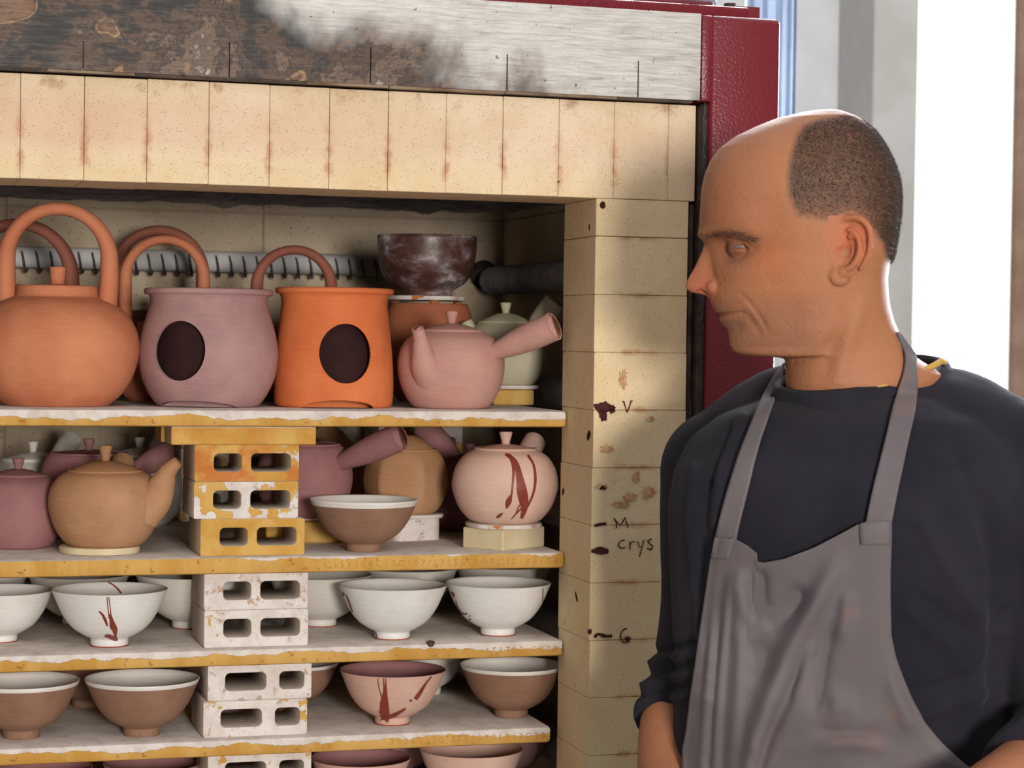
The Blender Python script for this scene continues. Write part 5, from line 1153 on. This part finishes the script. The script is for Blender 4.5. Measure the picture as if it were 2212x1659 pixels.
# hems at the bib corners
def ribbon(name, Le, Re, off, mat, parent, bv, n=10, m=8, th=.0022):
    A_ = bez([Vector((x, y, 0)) for x, y in Le], n); B_ = bez([Vector((x, y, 0)) for x, y in Re], n); k = min(len(A_), len(B_)); D_ = np.full((k, m+1), np.nan); PX = {}
    for i in range(k):
        a = A_[int(i*(len(A_)-1)/(k-1))]; b = B_[int(i*(len(B_)-1)/(k-1))]
        for j in range(m+1):
            q = a.lerp(b, j/m); PX[i, j] = q; h = bv.ray_cast(CAM, ray(q.x, q.y).normalized())
            if h[0] is not None: D_[i, j] = (h[0]-CAM).dot(fwd)
    for i in range(k):
        ok = ~np.isnan(D_[i])
        if ok.any(): D_[i] = np.interp(np.arange(m+1), np.arange(m+1)[ok], D_[i][ok])
        else: D_[i] = D_[i-1]+.004
    for _ in range(6): D_[1:-1] = np.minimum((D_[:-2]+D_[2:]+D_[1:-1])/3, D_[1:-1])
    V = [CAM+ray(PX[i, j].x, PX[i, j].y)*(D_[i, j]-off) for i in range(k) for j in range(m+1)]
    return sheet(name, V, [(i*(m+1)+j, (i+1)*(m+1)+j, (i+1)*(m+1)+j+1, i*(m+1)+j+1) for i in range(k-1) for j in range(m)], mat, parent, th)
ribbon('strap', C2([(497, 1200), (525, 1080), (560, 950), (600, 820), (640, 700), (680, 600), (720, 500), (770, 390), (820, 300), (860, 245), (886, 214)]),
       C2([(612, 1205), (638, 1090), (664, 985), (690, 880), (718, 760), (748, 650), (780, 555), (815, 455), (850, 360), (876, 295), (890, 245)]), .0065, M['apron'], apron, bvA)
ribbon('strap', C2([(1335, 1105), (1355, 1000), (1380, 890), (1405, 790), (1430, 690), (1458, 575), (1485, 460), (1515, 360), (1540, 285), (1553, 210), (1545, 130), (1508, 45)]),
       C2([(1478, 1105), (1496, 1010), (1518, 900), (1540, 800), (1562, 695), (1585, 590), (1606, 500), (1617, 410), (1619, 320), (1614, 240), (1606, 160), (1520, 42)]), .0065, M['apron'], apron, bvA)
ribbon('hem', C3([(497, 157), (487, 210), (476, 272)]), C3([(604, 163), (590, 215), (577, 275)]), .0022, M['apron'], apron, bvP, 6, 6, .0016)
ribbon('hem', C3([(1300, 82), (1303, 140), (1306, 196)]), C3([(1476, 64), (1475, 130), (1474, 196)]), .0022, M['apron'], apron, bvP, 6, 6, .0016)
# trousers and shoes, below the picture
tp = [loft([(hip+UP*.06, .165, .118), (hip, .172, .122), (hip-UP*.08, .168, .118)])]
for h0, k0, a0 in legs: tp.append(limb([h0, (h0+k0)/2, k0, (k0+a0)/2-FAC*.01, a0+UP*.01], [.096, .090, .074, .066, .062], 0))
tm = remesh(*join(*tp), .009, 6); tr = mkm('trousers', tm, M['jeans'], person)
for h0, k0, a0 in legs:
    c = Vector((a0.x, a0.y, .048))+FAC*.06; sv_, sf_ = ellip(c, (.14, .05, .05), 14, (FAC, LAT, UP)); sv_ = [Vector((p.x, p.y, max(p.z, .0))) for p in sv_]; s_ = mk('shoe', sv_, sf_, M['shoe'], person)
    mk('sole', *[(lambda q: q)(x) for x in ellip(Vector((a0.x, a0.y, .012))+FAC*.06, (.146, .053, .012), 8, (FAC, LAT, UP))], M['black'], s_)
